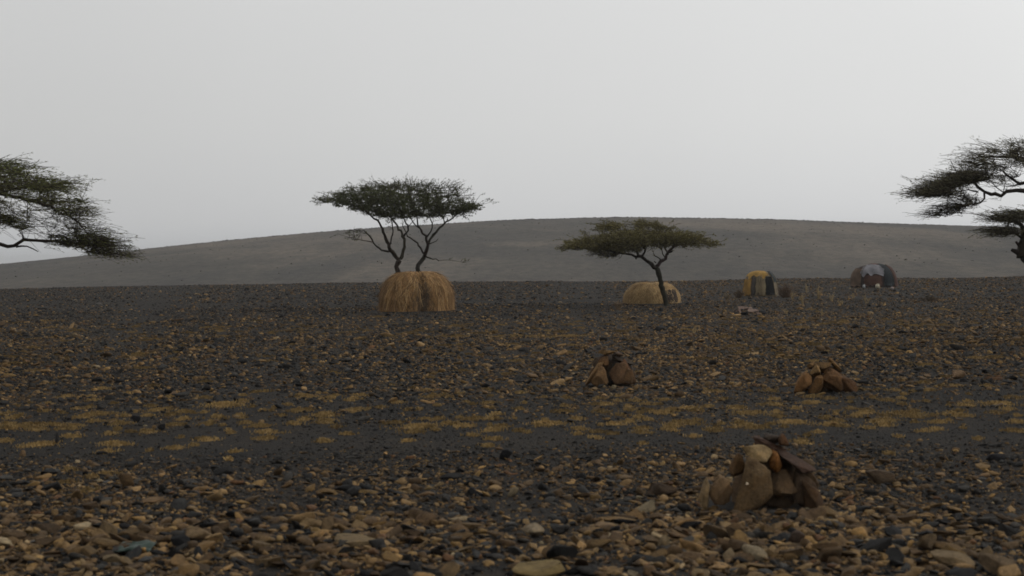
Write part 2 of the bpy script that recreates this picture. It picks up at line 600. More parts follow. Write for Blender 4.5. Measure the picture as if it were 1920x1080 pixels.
rest = np.where(~single)[0]
big = rest[px_size[rest] > 0.0030]
small = rest[px_size[rest] <= 0.0030]
o = batch_stones('loose_stones', big, mid, 0.25)
tag(o, 'small tan, brown and black stones strewn over the plain', 'stones', kind='stuff')
# tens of thousands of pebbles: 20-triangle shapes
o = batch_stones('gravel', small, [(v, f) for v, f in low], 0.25) if len(small) < 20000 else None
if o is None:
    # coarse hulls for far pebbles: octahedra with cut corners
    tiny = []
    for i in range(10):
        rg = np.random.default_rng(300 + i)
        ang = np.sort(rg.uniform(0, 6.283, 5)) + np.linspace(0, 0.6, 5)
        ring = np.stack([np.cos(ang), np.sin(ang), rg.uniform(-.35, 0.1, 5)], -1) * rg.uniform(.8, 1, (5, 1))
        ring2 = np.stack([np.cos(ang + .4), np.sin(ang + .4), rg.uniform(.35, .9, 5)], -1) * np.concatenate([rg.uniform(.45, .75, (5, 1))] * 2 + [np.ones((5, 1))], 1)
        v = np.concatenate([ring, ring2, [[0, 0, rg.uniform(.75, 1)]], ring * [1, 1, 0] + [0, 0, -1]])
        f = []
        for k in range(5):
            q = (k + 1) % 5
            f += [(k, q, 5 + q), (k, 5 + q, 5 + k), (5 + k, 5 + q, 10), (11 + k, 11 + q, q), (11 + k, q, k)]
        tiny.append((v, np.array(f)))
    o = batch_stones('gravel', small, tiny, 0.25)
tag(o, 'fine dark basalt gravel covering the whole plain', 'gravel', kind='stuff')

# the largest loose stones, one object each
WORD = {'basalt': 'black basalt', 'grey': 'dark grey', 'brown': 'dull brown', 'tan': 'tan sandstone', 'ochre': 'yellow ochre', 'rust': 'rusty red-brown', 'pale': 'pale cream'}
one_meshes = [np_mesh('stone', *rock_verts(400 + i, 3, 14, 0.07, 0.8, (0.34, 0.82))) for i in range(14)]
for me in one_meshes:
    me.materials.append(M_STONE)


def put_stone(x, y, dims, color, yaw_, a, b2, label, group, sink=0.25, name='stone', mesh=None):
    me = mesh or one_meshes[rnd.randrange(len(one_meshes))]
    o = bpy.data.objects.new(name, me)
    col.objects.link(o)
    o.location = (x, y, gz1(x, y) + dims[2] * (1 - 2 * sink))
    o.rotation_euler = (a, b2, yaw_)
    o.scale = dims
    o.color = (*color, 1)
    tag(o, label, 'stone', group)
    return o


for i in np.where(single)[0]:
    kind = PK[sk[i]]
    shape = 'flat slab' if flat[i] < 0.45 else ('angular stone' if flat[i] < 0.62 else 'thick blocky stone')
    zone = 'lying loose in the rubble' if sy[i] < 19 else ('on the dark gravel strip' if sy[i] < 28 else 'on the stony plain before the huts')
    put_stone(sx[i], sy[i], (ss[i] * elong[i], ss[i], ss[i] * flat[i]), scol[i], yaw[i], t1[i], t2[i],
              f"{WORD[kind]} {shape} {zone}", 'loose stones on the plain', 0.22)

# stones that stand out in the photograph: px, py of the foot, width px, height px, colour, tilt, label
NOTABLE = [
    (1797, 717, 32, 20, (0.20, 0.13, 0.075), 0.15, 'lone pinkish tan block resting on darker stones right of a cairn'),
    (252, 789, 22, 14, (0.014, 0.014, 0.016), 0, 'black stone beside yellow grass patches, the wider of a pair'),
    (303, 803, 16, 13, (0.014, 0.014, 0.016), 0, 'rounded black stone beside yellow grass patches, the smaller of a pair'),
    (107, 829, 9, 24, (0.028, 0.026, 0.026), 0, 'thin upright dark stone standing among yellow grass patches'),
    (950, 864, 27, 22, (0.012, 0.012, 0.013), 0, 'round black stone alone on the bare dark gravel strip'),
    (335, 1030, 40, 27, (0.013, 0.013, 0.014), 0, 'square black block on tan rubble near a green scrap'),
    (332, 950, 20, 15, (0.013, 0.013, 0.014), 0, 'small black stone behind a low tan slab'),
    (235, 918, 32, 28, (0.085, 0.052, 0.024), 0, 'upright brown block standing out of dark gravel'),
    (997, 1010, 48, 26, (0.26, 0.205, 0.135), 0.1, 'pale beige pointed stone lying among brown rubble'),
    (1868, 864, 44, 13, (0.016, 0.016, 0.018), 0, 'flat black slab on dark gravel right of the large cairn'),
    (1244, 1042, 26, 38, (0.16, 0.115, 0.062), 0.1, 'upright tan wedge of rock standing in the rubble'),
    (668, 1028, 96, 18, (0.175, 0.125, 0.066), 0.03, 'long flat tan slab lying across the rubble'),
    (1240, 930, 66, 26, (0.065, 0.044, 0.028), 0, 'low dark brown boulder left of the large cairn'),
    (1030, 1092, 140, 20, (0.19, 0.135, 0.055), 0.03, 'wide yellowish tan slab half buried in the rubble'),
    (360, 1020, 60, 26, (0.17, 0.115, 0.06), 0.25, 'sloping tan slab behind the square black block'),
    (1650, 905, 62, 26, (0.080, 0.055, 0.034), 0.05, 'low brown boulder on gravel right of the large cairn'),
    (1740, 1034, 40, 40, (0.15, 0.105, 0.06), 0.5, 'tan slab leaning on a dark stone'),
    (1765, 1030, 26, 30, (0.024, 0.018, 0.015), 0.1, 'dark brown stone with a tan slab leaning on it'),
    (1497, 1022, 36, 30, (0.06, 0.040, 0.028), 0, 'dark brown block in front of the large cairn'),
    (1790, 1062, 90, 26, (0.18, 0.128, 0.07), 0.1, 'long tan boulder lying in the rubble beside a leaning slab'),
    (1880, 1075, 80, 40, (0.13, 0.09, 0.052), 0.35, 'broad tan slab tilted up on the rubble'),
    (1420, 1056, 54, 26, (0.24, 0.19, 0.12), 0.2, 'pale cream stone in front of the large cairn'),
    (1500, 737, 16, 11, (0.25, 0.20, 0.12), 0.1, 'small pale stone beside the foot of the rounded cairn'),
    (1150, 728, 12, 9, (0.22, 0.18, 0.11), 0.1, 'small pale stone beside the foot of the pointed cairn'),
    (280, 950, 50, 12, (0.16, 0.10, 0.05), 0.02, 'low flat tan slab beside a small black stone'),
]
for k, (px, py, w, h, c, tilt, lab) in enumerate(NOTABLE):
    g = G(px, py); s = g.y / FPX
    hw, hh_ = w * s / 2, h * s / 2
    put_stone(g.x, g.y + min(hw, 0.25) * 0.6, (hw, max(min(hw * 0.8, 0.3), hh_ * 0.6), hh_ * 1.15), c, rnd.uniform(-.15, .15), 0.05, tilt,
              lab, None, 0.12, mesh=one_meshes[k % len(one_meshes)])

# ------------------------------------------------------------------ stones and low scrub on the hill
k = 4600
x = rng.uniform(-230, 230, k)
y = np.where(rng.uniform(0, 1, k) < 0.66, rng.normal(CREST_Y - 4, 7, k), 240 + (CREST_Y - 240) * rng.uniform(0, 1, k) ** 0.7)
s = np.clip(0.12 * np.exp(rng.normal(0, 0.35, k)), 0.05, 0.35) * np.where(y > 570, 1.25, 0.9)
V, F, C = [], [], []
for i in range(k):
    pv, pf = low[i % 10]
    a = i * 2.399
    ca, sa = math.cos(a), math.sin(a)
    q = pv * [s[i] * 1.2, s[i], s[i] * 0.9]
    q = np.stack([q[:, 0] * ca - q[:, 1] * sa, q[:, 0] * sa + q[:, 1] * ca, q[:, 2]], -1)
    V.append(q + [x[i], y[i], 0]); F.append(pf + i * len(pv))
    C.append(np.tile(np.array([(.075, .068, .06), (.06, .054, .048), (.09, .078, .062), (.065, .06, .055), (.05, .047, .044)][i % 5]), (len(pv), 1)))
V = np.concatenate(V)
V[:, 2] += np.repeat(hz(x, y) + s * 0.3, len(low[0][0]))
o = link_mesh('hill_stones', np_mesh('hill_stones', V, np.concatenate(F), np.concatenate(C)), M_ROCKS)
tag(o, 'scattered dark stones over the slope and crest of the hill', 'stones', kind='stuff')

# ------------------------------------------------------------------ sandy patches with dry grass
patches = []
PATCH_PX = [(75, 832, 90), (215, 830, 90), (60, 795, 120), (180, 775, 90), (390, 822, 50), (500, 807, 80), (605, 825, 42), (330, 793, 60),
            (785, 798, 110), (870, 797, 60), (885, 816, 46), (922, 806, 58), (765, 827, 34), (1025, 793, 90), (1285, 790, 100), (1205, 810, 52), (1115, 821, 30),
            (1150, 793, 60), (1345, 806, 40), (1300, 818, 34), (1480, 788, 70), (1560, 793, 80), (1515, 815, 24), (1700, 774, 110), (1800, 777, 70), (1755, 803, 36),
            (1685, 818, 24), (1650, 788, 60), (1870, 758, 80), (1620, 772, 60), (1400, 772, 80), (420, 760, 110), (560, 770, 60), (670, 768, 60), (300, 768, 70),
            (930, 775, 40), (200, 845, 50), (440, 845, 36), (430, 860, 26), (130, 880, 44), (125, 905, 40), (160, 922, 70), (1445, 757, 60), (1240, 772, 60), (960, 627, 120), (1060, 628, 90), (850, 628, 80)]
for px, py, w in PATCH_PX:
    g = G(px, py); patches.append((g.x, g.y, w * g.y / FPX / 2 * 0.8, 1.0))
for _ in range(420):
    yy = rnd.choice([rnd.uniform(22.5, 29.5), rnd.gauss(26, 3.2)])
    if yy < 16: continue
    patches.append((rnd.uniform(-1, 1) * (0.36 * yy + 2), yy, rnd.uniform(0.04, 0.19), 0.85))
for _ in range(330):
    yy = rnd.choice([rnd.uniform(30, 70), rnd.gauss(42, 3), rnd.gauss(56, 3)])
    patches.append((rnd.uniform(-1, 1) * (0.36 * yy + 2), yy, rnd.uniform(0.08, 0.34), 0.62))
mound = MB(); blades = MB()
for (px, py, hw, st) in patches:
    if any((px - kx) ** 2 + (py - ky) ** 2 < (kr + hw) ** 2 for kx, ky, kr in KEEP): continue
    dy = hw * rnd.uniform(0.6, 1.1) + 0.06
    sd_ = rnd.random() * 100
    tone_ = rnd.uniform(0.6, 1.2) * st
    cc = (0.225 * tone_, 0.143 * tone_, 0.050 * tone_)
    hgt = 0.012 + 0.022 * min(1, hw / 0.4)
    b0 = len(mound.v); rings = 3; seg = 16; hw0, dy0 = hw, dy; hw *= 0.62; dy *= 0.5; sk_ = rnd.uniform(-.5, .5)
    mound.v.append(Vector((px, py, gz1(px, py) + hgt))); mound.c.append(cc)
    for rr in range(1, rings + 1):
        fr0 = 1.0
        for q in range(seg):
            an = 6.2832 * q / seg
            wob = 1 + (0.7 * mnoise.noise(Vector((math.cos(an) * 1.5 + sd_, math.sin(an) * 1.5, rr * 0.2))) + 0.5 * mnoise.noise(Vector((math.cos(an) * 4 + sd_, math.sin(an) * 4, 9)))) * fr0
            fr = rr / rings
            x_, y_ = px + math.cos(an) * hw * fr * wob, py + math.sin(an) * dy * fr * wob + math.cos(an) * hw * fr * wob * sk_
            mound.v.append(Vector((x_, y_, gz1(x_, y_) + hgt * (1 - fr ** 2.5) - (0.012 if rr == rings else 0)))); mound.c.append(cc)
    for q in range(seg):
        q2 = (q + 1) % seg
        mound.f.append((b0, b0 + 1 + q, b0 + 1 + q2))
        for rr in range(rings - 1):
            mound.f.append((b0 + 1 + rr * seg + q, b0 + 1 + (rr + 1) * seg + q, b0 + 1 + (rr + 1) * seg + q2, b0 + 1 + rr * seg + q2))
    hw, dy = hw0, dy0
    for _ in range(int(40 + 2300 * hw * dy)):
        gx_, gy_ = rnd.gauss(0, .52), rnd.gauss(0, .5)
        x_, y_ = px + gx_ * hw, py + gy_ * dy + gx_ * hw * sk_
        z_ = gz1(x_, y_) + hgt * max(0, 1 - (gx_ * gx_ + gy_ * gy_) * 2) - 0.008
        h_ = rnd.uniform(0.012, 0.05)
        lx, ly = rnd.uniform(-.6, .6) * h_, rnd.uniform(-.6, .6) * h_
        k_ = rnd.uniform(0.7, 1.25)
        blades.ribbon([(x_, y_, z_), (x_ + lx * .4, y_ + ly * .4, z_ + h_ * .7), (x_ + lx, y_ + ly, z_ + h_)], Vector((1, 0.2, 0)), 0.018, 0.006, (0.275 * k_ * tone_, 0.182 * k_ * tone_, 0.072 * k_ * tone_))
tag(mound.build('sandy_soil', M_SAND), 'low mounds of yellow sandy soil between the stones', 'soil', kind='stuff')
tag(blades.build('dry_grass', M_STRAW, smooth=False), 'short dry yellow grass on the sandy patches', 'grass', kind='stuff')

# ------------------------------------------------------------------ stone cairns
def cairn(name, label, foot, specs, seed, group):
    """specs: px, py of the centre, width px, height px, thickness m, set back m, roll deg, lean deg, colour"""
    g = G(*foot)
    root = empty(name, (g.x, g.y + 0.45, gz1(g.x, g.y + 0.45)))
    tag(root, label, 'cairn', group)
    for i, (px, py, w, h, th, back, roll, lean, c) in enumerate(specs):
        D = g.y + back
        p = P(px, py, D); s = D / FPX
        v, f = rock_verts(seed + i, 4, 20, 0.05, 0.66, (0.48, 0.95))
        if h > w: v[:, 0] *= 0.92 - 0.26 * v[:, 2]
        # finer chipped relief
        off = Vector((seed * 1.3 + i * 7.1, 3.1, 0.7))
        dn = np.array([mnoise.fractal(Vector(q) * 2.4 + off, 0.9, 2.1, 4) for q in v])
        v = v * (1 + 0.085 * dn)[:, None] * [w * s / 2 * 1.24, th / 2 * 1.15, h * s / 2 * 1.07]
        me = np_mesh('stone', v, f)
        o = link_mesh('stone', me, M_CAIRN, root, True)
        o.location = p - root.location
        o.rotation_euler = (Matrix.Rotation(R(roll), 3, 'Y') @ Matrix.Rotation(R(lean), 3, 'X')).to_euler()
        o.color = (c[0] * 1.02, c[1] * 0.88, c[2] * 0.70, 1)
    return root


def z1(x, y): return 1260 + x / 4.909, 780 + y / 4.909


C_ = lambda r, g, b_: (r, g, b_)
S1 = []
for zx, zy, zw, zh, th, back, roll, lean, c in [
    (300, 695, 92, 335, 0.20, 0.05, 12, -8, C_(.185, .150, .098)),      # pale upright blade
    (465, 665, 190, 300, 0.20, 0.12, 10, -14, C_(.165, .122, .080)),    # second leaning stone
    (735, 640, 345, 520, 0.17, 0.02, 2, -16, C_(.105, .078, .048)),     # big front slab
    (615, 430, 130, 230, 0.22, 0.34, 8, -10, C_(.085, .055, .028)),
    (765, 338, 262, 118, 0.22, 0.20, 10, 18, C_(.20, .160, .098)),      # pale cap
    (945, 430, 120, 235, 0.20, 0.20, -16, -12, C_(.145, .072, .024)),    # orange stone
    (905, 285, 300, 110, 0.30, 0.42, 17, 5, C_(.055, .036, .030)),
    (925, 225, 150, 110, 0.24, 0.46, 0, 0, C_(.040, .032, .028)),
    (1020, 228, 82, 125, 0.20, 0.36, -18, 0, C_(.080, .046, .026)),
    (1145, 440, 400, 105, 0.36, 0.30, 33, 8, C_(.048, .031, .025)),     # dark roof slab
    (1035, 660, 250, 330, 0.18, 0.16, -6, -16, C_(.080, .058, .038)),
    (1200, 650, 220, 390, 0.18, 0.24, -18, -14, C_(.062, .047, .036)),
    (1290, 720, 170, 330, 0.18, 0.12, -22, -10, C_(.066, .044, .028)),
    (980, 780, 230, 200, 0.20, 0.30, 0, -6, C_(.05, .038, .028)),
    (760, 620, 420, 520, 0.30, 0.62, 6, 6, C_(.085, .062, .042)),       # backs and core
    (1100, 640, 400, 460, 0.30, 0.66, -14, 10, C_(.07, .052, .036)),
    (930, 560, 520, 620, 0.34, 0.46, 0, 0, C_(.06, .045, .032)),
    (690, 622, 24, 26, 0.03, -0.06, 0, -16, C_(.62, .60, .56)),          # white spot of lime on the slab
]:
    x_, y_ = z1(zx, zy)
    S1.append((x_, y_, zw / 4.909, zh / 4.909, th, back, roll, lean, c))
cairn('stone_cairn', 'large cairn of leaning brown slabs with a pale cap stone and an orange stone', (1425, 955), S1, 900, 'stone cairns')


def zoomed(rows, ox, oy, k):
    return [(ox + r[0] / k, oy + r[1] / k, r[2] / k, r[3] / k) + tuple(r[4:]) for r in rows]


S2 = zoomed([
    (515, 590, 100, 560, 0.20, 0.12, 38, -8, C_(.150, .100, .052)),
    (590, 650, 250, 390, 0.16, 0.04, 12, -16, C_(.140, .095, .055)),
    (655, 440, 170, 220, 0.20, 0.24, 36, -10, C_(.115, .072, .040)),
    (765, 620, 120, 400, 0.20, 0.28, 18, -8, C_(.032, .030, .026)),  # fills the gap between slabs; the gap's shade is put into its dark colour
    (930, 655, 380, 390, 0.18, 0.10, -3, -16, C_(.100, .066, .042)),
    (1050, 700, 230, 280, 0.16, 0.05, -10, -14, C_(.098, .066, .040)),
    (1000, 530, 190, 250, 0.22, 0.22, -26, -10, C_(.105, .062, .040)),
    (1105, 590, 90, 480, 0.32, 0.34, -24, -4, C_(.030, .026, .024)),
    (920, 400, 380, 100, 0.34, 0.34, 17, 6, C_(.032, .027, .024)),
    (650, 350, 200, 80, 0.26, 0.40, -38, 4, C_(.045, .032, .028)),
    (715, 272, 250, 80, 0.30, 0.34, 3, 6, C_(.125, .085, .042)),
    (870, 320, 150, 100, 0.28, 0.40, 12, 0, C_(.060, .044, .034)),
    (760, 600, 560, 480, 0.36, 0.48, 0, 0, C_(.05, .038, .028)),
    (600, 640, 320, 360, 0.28, 0.72, 16, 12, C_(.09, .062, .04)),
    (950, 640, 360, 360, 0.28, 0.74, -14, 12, C_(.09, .062, .04)),
], 1060, 630, 9.0)
cairn('stone_cairn', 'pointed cairn of leaning tan slabs with a dark stone painted as the shaded gap down its middle', (1143, 722), S2, 1000, 'stone cairns')
S3 = zoomed([
    (225, 310, 130, 255, 0.28, 0.08, 20, -12, C_(.155, .092, .044)),
    (335, 212, 72, 100, 0.22, 0.20, 4, -10, C_(.165, .118, .062)),
    (350, 335, 120, 190, 0.22, 0.08, 4, -14, C_(.125, .078, .038)),
    (290, 168, 70, 60, 0.2, 0.40, -20, 0, C_(.11, .075, .04)),
    (400, 175, 150, 80, 0.28, 0.36, 6, 0, C_(.100, .068, .035)),
    (510, 170, 140, 40, 0.26, 0.34, 48, 0, C_(.125, .080, .036)),
    (475, 225, 200, 90, 0.28, 0.34, 16, 0, C_(.06, .040, .024)),
    (520, 305, 200, 170, 0.26, 0.12, 28, -12, C_(.110, .066, .034)),
    (590, 350, 200, 150, 0.26, 0.12, 26, -10, C_(.074, .043, .023)),
    (450, 300, 150, 200, 0.2, 0.22, 6, -8, C_(.085, .055, .03)),
    (400, 320, 380, 270, 0.4, 0.46, 0, 0, C_(.055, .04, .028)),
    (280, 320, 200, 230, 0.28, 0.70, 16, 12, C_(.1, .066, .04)),
    (520, 330, 240, 210, 0.28, 0.72, -10, 12, C_(.09, .06, .038)),
], 1460, 650, 4.8)
cairn('stone_cairn', 'rounded cairn of smooth orange-brown boulders beside a small pale stone', (1545, 738), S3, 1100, 'stone cairns')

# ------------------------------------------------------------------ acacia trees
def resample(pts, step):
    out = [pts[0]]
    # Catmull-Rom through the traced points
    n = len(pts)
    for i in range(n - 1):
        p0, p1, p2, p3 = pts[max(i - 1, 0)], pts[i], pts[i + 1], pts[min(i + 2, n - 1)]
        k = max(1, int((p2 - p1).length / step))
        for j in range(1, k + 1):
            t_ = j / k
            out.append(0.5 * ((2 * p1) + (p2 - p0) * t_ + (2 * p0 - 5 * p1 + 4 * p2 - p3) * t_ ** 2 + (3 * p1 - p0 - 3 * p2 + p3) * t_ ** 3))
    return out


def acacia(label, D, foot, trunks, limbs, lobes, seed, barkc, leafcols, n_branch, n_twig, leaves_per, leaf_len, leaf_w, twig_r, pads=110, pad_r=0.30, pad_share=0.55, streak=0.6, jit=0.45,  group='acacia trees'):
    """trunks/limbs: (points [(px,py,dy)], r0, r1); lobes: dict(top, bot, c, depth, w, dy)"""
    rg = random.Random(seed)
    root = empty('acacia_tree', foot)
    tag(root, label, 'tree', group)
    O = Vector(foot)
    nodes = []; nrad = []

    def trace(name, items, sides):
        for pts, ra, rb in items:
            w = [P(a, b_, D + c) for a, b_, c in pts]
            q = resample(w, 0.14)
            n_ = len(q)
            jig = [Vector((rg.gauss(0, 1), rg.gauss(0, 1), rg.gauss(0, 1))) * min(0.025, ra * 0.35) for _ in q]
            q = [a + (jig[i] if 0 < i < n_ - 1 else Vector()) for i, a in enumerate(q)]
            rad = [(ra + (rb - ra) * i / max(1, n_ - 1)) * (1 + 0.14 * rg.uniform(-1, 1)) for i in range(n_)]
            if name == 'trunk': rad[0] *= 1.35; rad[min(1, n_ - 1)] *= 1.12
            mb = MB(); mb.tube(q, rad, sides, tuple(c * rg.uniform(.85, 1.15) for c in barkc))
            mb.build(name, M_BARK, root, O)
            for a, r in zip(q, rad):
                nodes.append(a.copy()); nrad.append(r if name == 'branch' else r * 0.6)
            if name == 'trunk':           # no twigs low on the trunk
                del nodes[-n_:]; del nrad[-n_:]
                k_ = int(n_ * 0.75)
                nodes.extend(q[k_:]); nrad.extend([0.03] * (n_ - k_))
    trace('trunk', trunks, 10)
    trace('branch', limbs, 7)

    def sample(lobe):
        tp, bt = lobe['top'], lobe['bot']
        x0, x1 = tp[0][0], tp[-1][0]
        c = lobe.get('c', (x0 + x1) / 2)
        for _ in range(200):
            v = rg.uniform(-1, 1); px = rg.uniform(x0, x1)
            s = math.sqrt(1 - v * v * 0.96)
            q = c + (px - c) / s
            if not x0 < q < x1: continue
            a = np.interp(q, [k[0] for k in tp], [k[1] for k in tp]); b_ = np.interp(q, [k[0] for k in bt], [k[1] for k in bt])
            if rg.random() > (b_ - a + 3) / lobe['maxh']: continue
            mid_ = lobe.get('mid', None)
            tt = rg.random() ** lobe.get('bias', 1.0)
            return P(px, a + (b_ - a) * tt, D + lobe.get('dy', 0) + v * lobe['depth']), tt
        return P(c, tp[len(tp) // 2][1], D), 0.5
    wsum = sum(l['w'] for l in lobes)
    for l in lobes:
        l['maxh'] = max(np.interp(k, [a[0] for a in l['bot']], [a[1] for a in l['bot']]) - np.interp(k, [a[0] for a in l['top']], [a[1] for a in l['top']]) for k in np.linspace(l['top'][0][0], l['top'][-1][0], 40)) + 3

    def pick():
        r = rg.random() * wsum
        for l in lobes:
            r -= l['w']
            if r <= 0: return l
        return lobes[-1]
    crown = MB()
    NA = np.array([n_[:] for n_ in nodes]); 
    # secondary branches, nearest first, each growing from what already stands
    targ = [sample(pick())[0] for _ in range(n_branch)]
    targ.sort(key=lambda p: np.min(((NA - np.array(p[:])) ** 2).sum(1)))
    br = MB()
    bn = [n_[:] for n_ in nodes]; brd = list(nrad)
    for p in targ:
        A = np.array(bn); d = A - np.array(p[:])
        cost = np.sqrt((d ** 2).sum(1)) + np.clip(d[:, 2], 0, None) * 2.0
        i = int(np.argmin(cost)); a = Vector(bn[i])
        L = (p - a).length
        if L < 0.12: continue
        r_a = max(0.010, min(brd[i] * 0.75, 0.012 + 0.022 * L))
        k = max(3, int(L / 0.22))
        out = Vector((p.x - O.x, p.y - O.y, 0)); out = out.normalized() if out.length > 0.1 else Vector((1, 0, 0))
        mid_ = a.lerp(p, 0.5) + Vector((0, 0, -0.10 * L)) + out * 0.06 * L + Vector((rg.gauss(0, .05), rg.gauss(0, .05), rg.gauss(0, .05))) * L
        pts = []
        for j in range(k + 1):
            t_ = j / k
            q = a.lerp(mid_, t_).lerp(mid_.lerp(p, t_), t_)
            if 0 < j: q += Vector((rg.gauss(0, .018), rg.gauss(0, .018), rg.gauss(0, .018)))
            pts.append(q)
        rad = [r_a + (0.006 - r_a) * j / k for j in range(k + 1)]
        br.tube(pts, rad, 4, barkc, False)
        for q, r in zip(pts[1:], rad[1:]):
            bn.append(q[:]); brd.append(r)
    # twigs with their small leaves, gathered in flat pads
    for l in lobes:
        l['pads'] = [sample(l) for _ in range(max(4, int(pads * l['w'] / wsum)))]
    # twigs
    A = np.array(bn)
    LV, LC = [], []
    ctr = Vector((O.x, O.y, 0))
    for _ in range(n_twig):
        l = pick()
        if rg.random() < pad_share:
            p, tt = rg.choice(l['pads'])
            o2 = Vector((p.x - ctr.x, p.y - ctr.y, 0)).normalized() * max(-1.2, min(1.0, rg.gauss(0, 1))) * pad_r * streak + Vector((0, 0, rg.gauss(0, .02)))
            p = p + o2 + Vector((rg.gauss(0, pad_r), rg.gauss(0, pad_r), rg.gauss(0, pad_r * .28)))
        else:
            p, tt = sample(l)
        d = A - np.array(p[:]); dd = np.sqrt((d ** 2).sum(1)) + np.clip(d[:, 2], 0, None) * 0.8
        i = int(np.argmin(dd)); a = Vector(bn[i])
        out = Vector((p.x - ctr.x, p.y - ctr.y, 0)); out = out.normalized() if out.length > .1 else Vector((1, 0, 0))
        if (p - a).length > 0.8: continue
        dirn = (out * l.get('out', 0.8) + Vector((rg.gauss(0, jit), rg.gauss(0, jit), rg.gauss(l.get('up', 0.22), jit * .62)))).normalized()
        Lt = rg.uniform(0.18, 0.5) * l.get('twl', 1.0) * (1.35 if rg.random() < .2 else 1.0)
        e = p + dirn * Lt
        sag = Vector((0, 0, -0.05 * Lt))
        br.tube([a, p, p.lerp(e, .5) + sag * -1, e], [twig_r * 1.3, twig_r, twig_r * .8, twig_r * .5], 3, barkc, False)
        lc0 = leafcols[0]; lc1 = leafcols[1]; kf = min(1, max(0, tt * 0.6 + rg.gauss(0.15, 0.25)))  # shade put into leaf colour: darker towards the crown's underside
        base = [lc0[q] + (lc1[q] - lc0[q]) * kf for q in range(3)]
        nl = int(leaves_per * l.get('leaf', 1.0) * rg.uniform(.6, 1.4))
        for _k in range(nl):
            t_ = rg.random()
            q = (a.lerp(p, t_ * 2) if t_ < .35 else p.lerp(e, (t_ - .35) / .65)) + Vector((rg.gauss(0, .035), rg.gauss(0, .035), rg.gauss(0, .03)))
            dl = (dirn * 0.9 + Vector((rg.gauss(0, jit * 1.1), rg.gauss(0, jit * 1.1), rg.gauss(0, jit * .9)))).normalized() * leaf_len * rg.uniform(.6, 1.4)
            sd_ = dl.cross(Vector((rg.gauss(0, 1), rg.gauss(0, 1), rg.gauss(0, 1))))
            if sd_.length < 1e-5: continue
            sd_ = sd_.normalized() * leaf_w * .5
            LV += [q[:], (q + dl * .5 + sd_)[:], (q + dl)[:], (q + dl * .5 - sd_)[:]]
            kk = rg.uniform(.7, 1.3)
            LC += [[c * kk for c in base]] * 4
    LV = np.array(LV) - np.array(O[:])
    F = np.arange(len(LV)).reshape(-1, 4)
    cr = link_mesh('crown', np_mesh('crown', LV, F, np.array(LC)), M_LEAF, root)
    tw = br.build('twigs', M_BARK, root, O)
    tw.parent = cr; tag(tw, kind='stuff')
    return root


def zt(pts, ox, oy, k, dys):
    if isinstance(dys, (int, float)): dys = [dys * i / max(1, len(pts) - 1) for i in range(len(pts))]
    return [(ox + a / k, oy + b_ / k, c) for (a, b_), c in zip(pts, dys)]


BARK = (0.034, 0.026, 0.020)
# tree over the big straw hut: two stems from one root
D1 = 76.5
foot1 = Vector((P(768, 580, D1).x, D1, gz1(P(768, 580, D1).x, D1)))
f1 = foot1
def t1(pts, dy): return zt(pts, 560, 310, 3.6, dy)
# foot of the stems in photo pixels (hidden behind the hut)
fy = 540 + (CAMZ / D1 - math.tan(PITCH)) * FPX + 3
def under(px): return (px, fy + (960 - px) * math.tan(ROLL), 0.0)
tr1 = [([under(757), (750, 545, 0)] + [(a, b_, c) for a, b_, c in t1([(665, 718), (655, 680), (682, 640)], 0.0)], 0.15, 0.115),
       ([under(773), (778, 545, 0.1)] + [(a, b_, c) for a, b_, c in t1([(800, 718), (810, 670), (850, 610)], 0.1)], 0.14, 0.10)]
lm1 = [
    (t1([(682, 640), (630, 590), (610, 550), (575, 450), (545, 395), (490, 340), (440, 300)], -0.9), 0.10, 0.030),
    (t1([(612, 580), (555, 570), (515, 535), (480, 480), (440, 445), (340, 440)], -1.2), 0.055, 0.012),
    (t1([(505, 520), (430, 505), (370, 500)], [-.6, -.8, -1]), 0.025, 0.008),
    (t1([(688, 630), (710, 570), (710, 500), (680, 430), (640, 375), (590, 310)], 1.4), 0.085, 0.028),
    (t1([(622, 530), (630, 480), (637, 420), (620, 340)], [-.3, 0, .6, 1.2]), 0.045, 0.015),
    (t1([(708, 480), (742, 420), (720, 380), (690, 330)], [.8, .4, 0, -.8]), 0.05, 0.018),
    (t1([(850, 610), (872, 550), (860, 490), (830, 440), (805, 390), (800, 330)], -1.0), 0.085, 0.028),
    (t1([(852, 608), (890, 630), (925, 632), (945, 645)], -0.4), 0.045, 0.02),
    (t1([(940, 643), (1020, 640), (1110, 655)], [-.4, -.6, -.8]), 0.014, 0.005),
    (t1([(842, 595), (810, 540), (770, 500), (735, 475), (700, 400)], 0.9), 0.055, 0.018),
    (t1([(872, 545), (890, 500), (940, 440), (985, 390), (1060, 340), (1120, 295)], 0.8), 0.07, 0.022),
    (t1([(885, 530), (930, 510), (942, 495)], -0.2), 0.03, 0.012),
    (t1([(985, 388), (975, 360), (940, 300)], [.55, .8, 1.2]), 0.035, 0.014),
    (t1([(830, 440), (770, 380), (740, 320)], [-.6, -.9, -1.3]), 0.04, 0.015),
    (t1([(860, 490), (900, 420), (880, 330)], [-.4, -1.0, -1.8]), 0.04, 0.015),
]
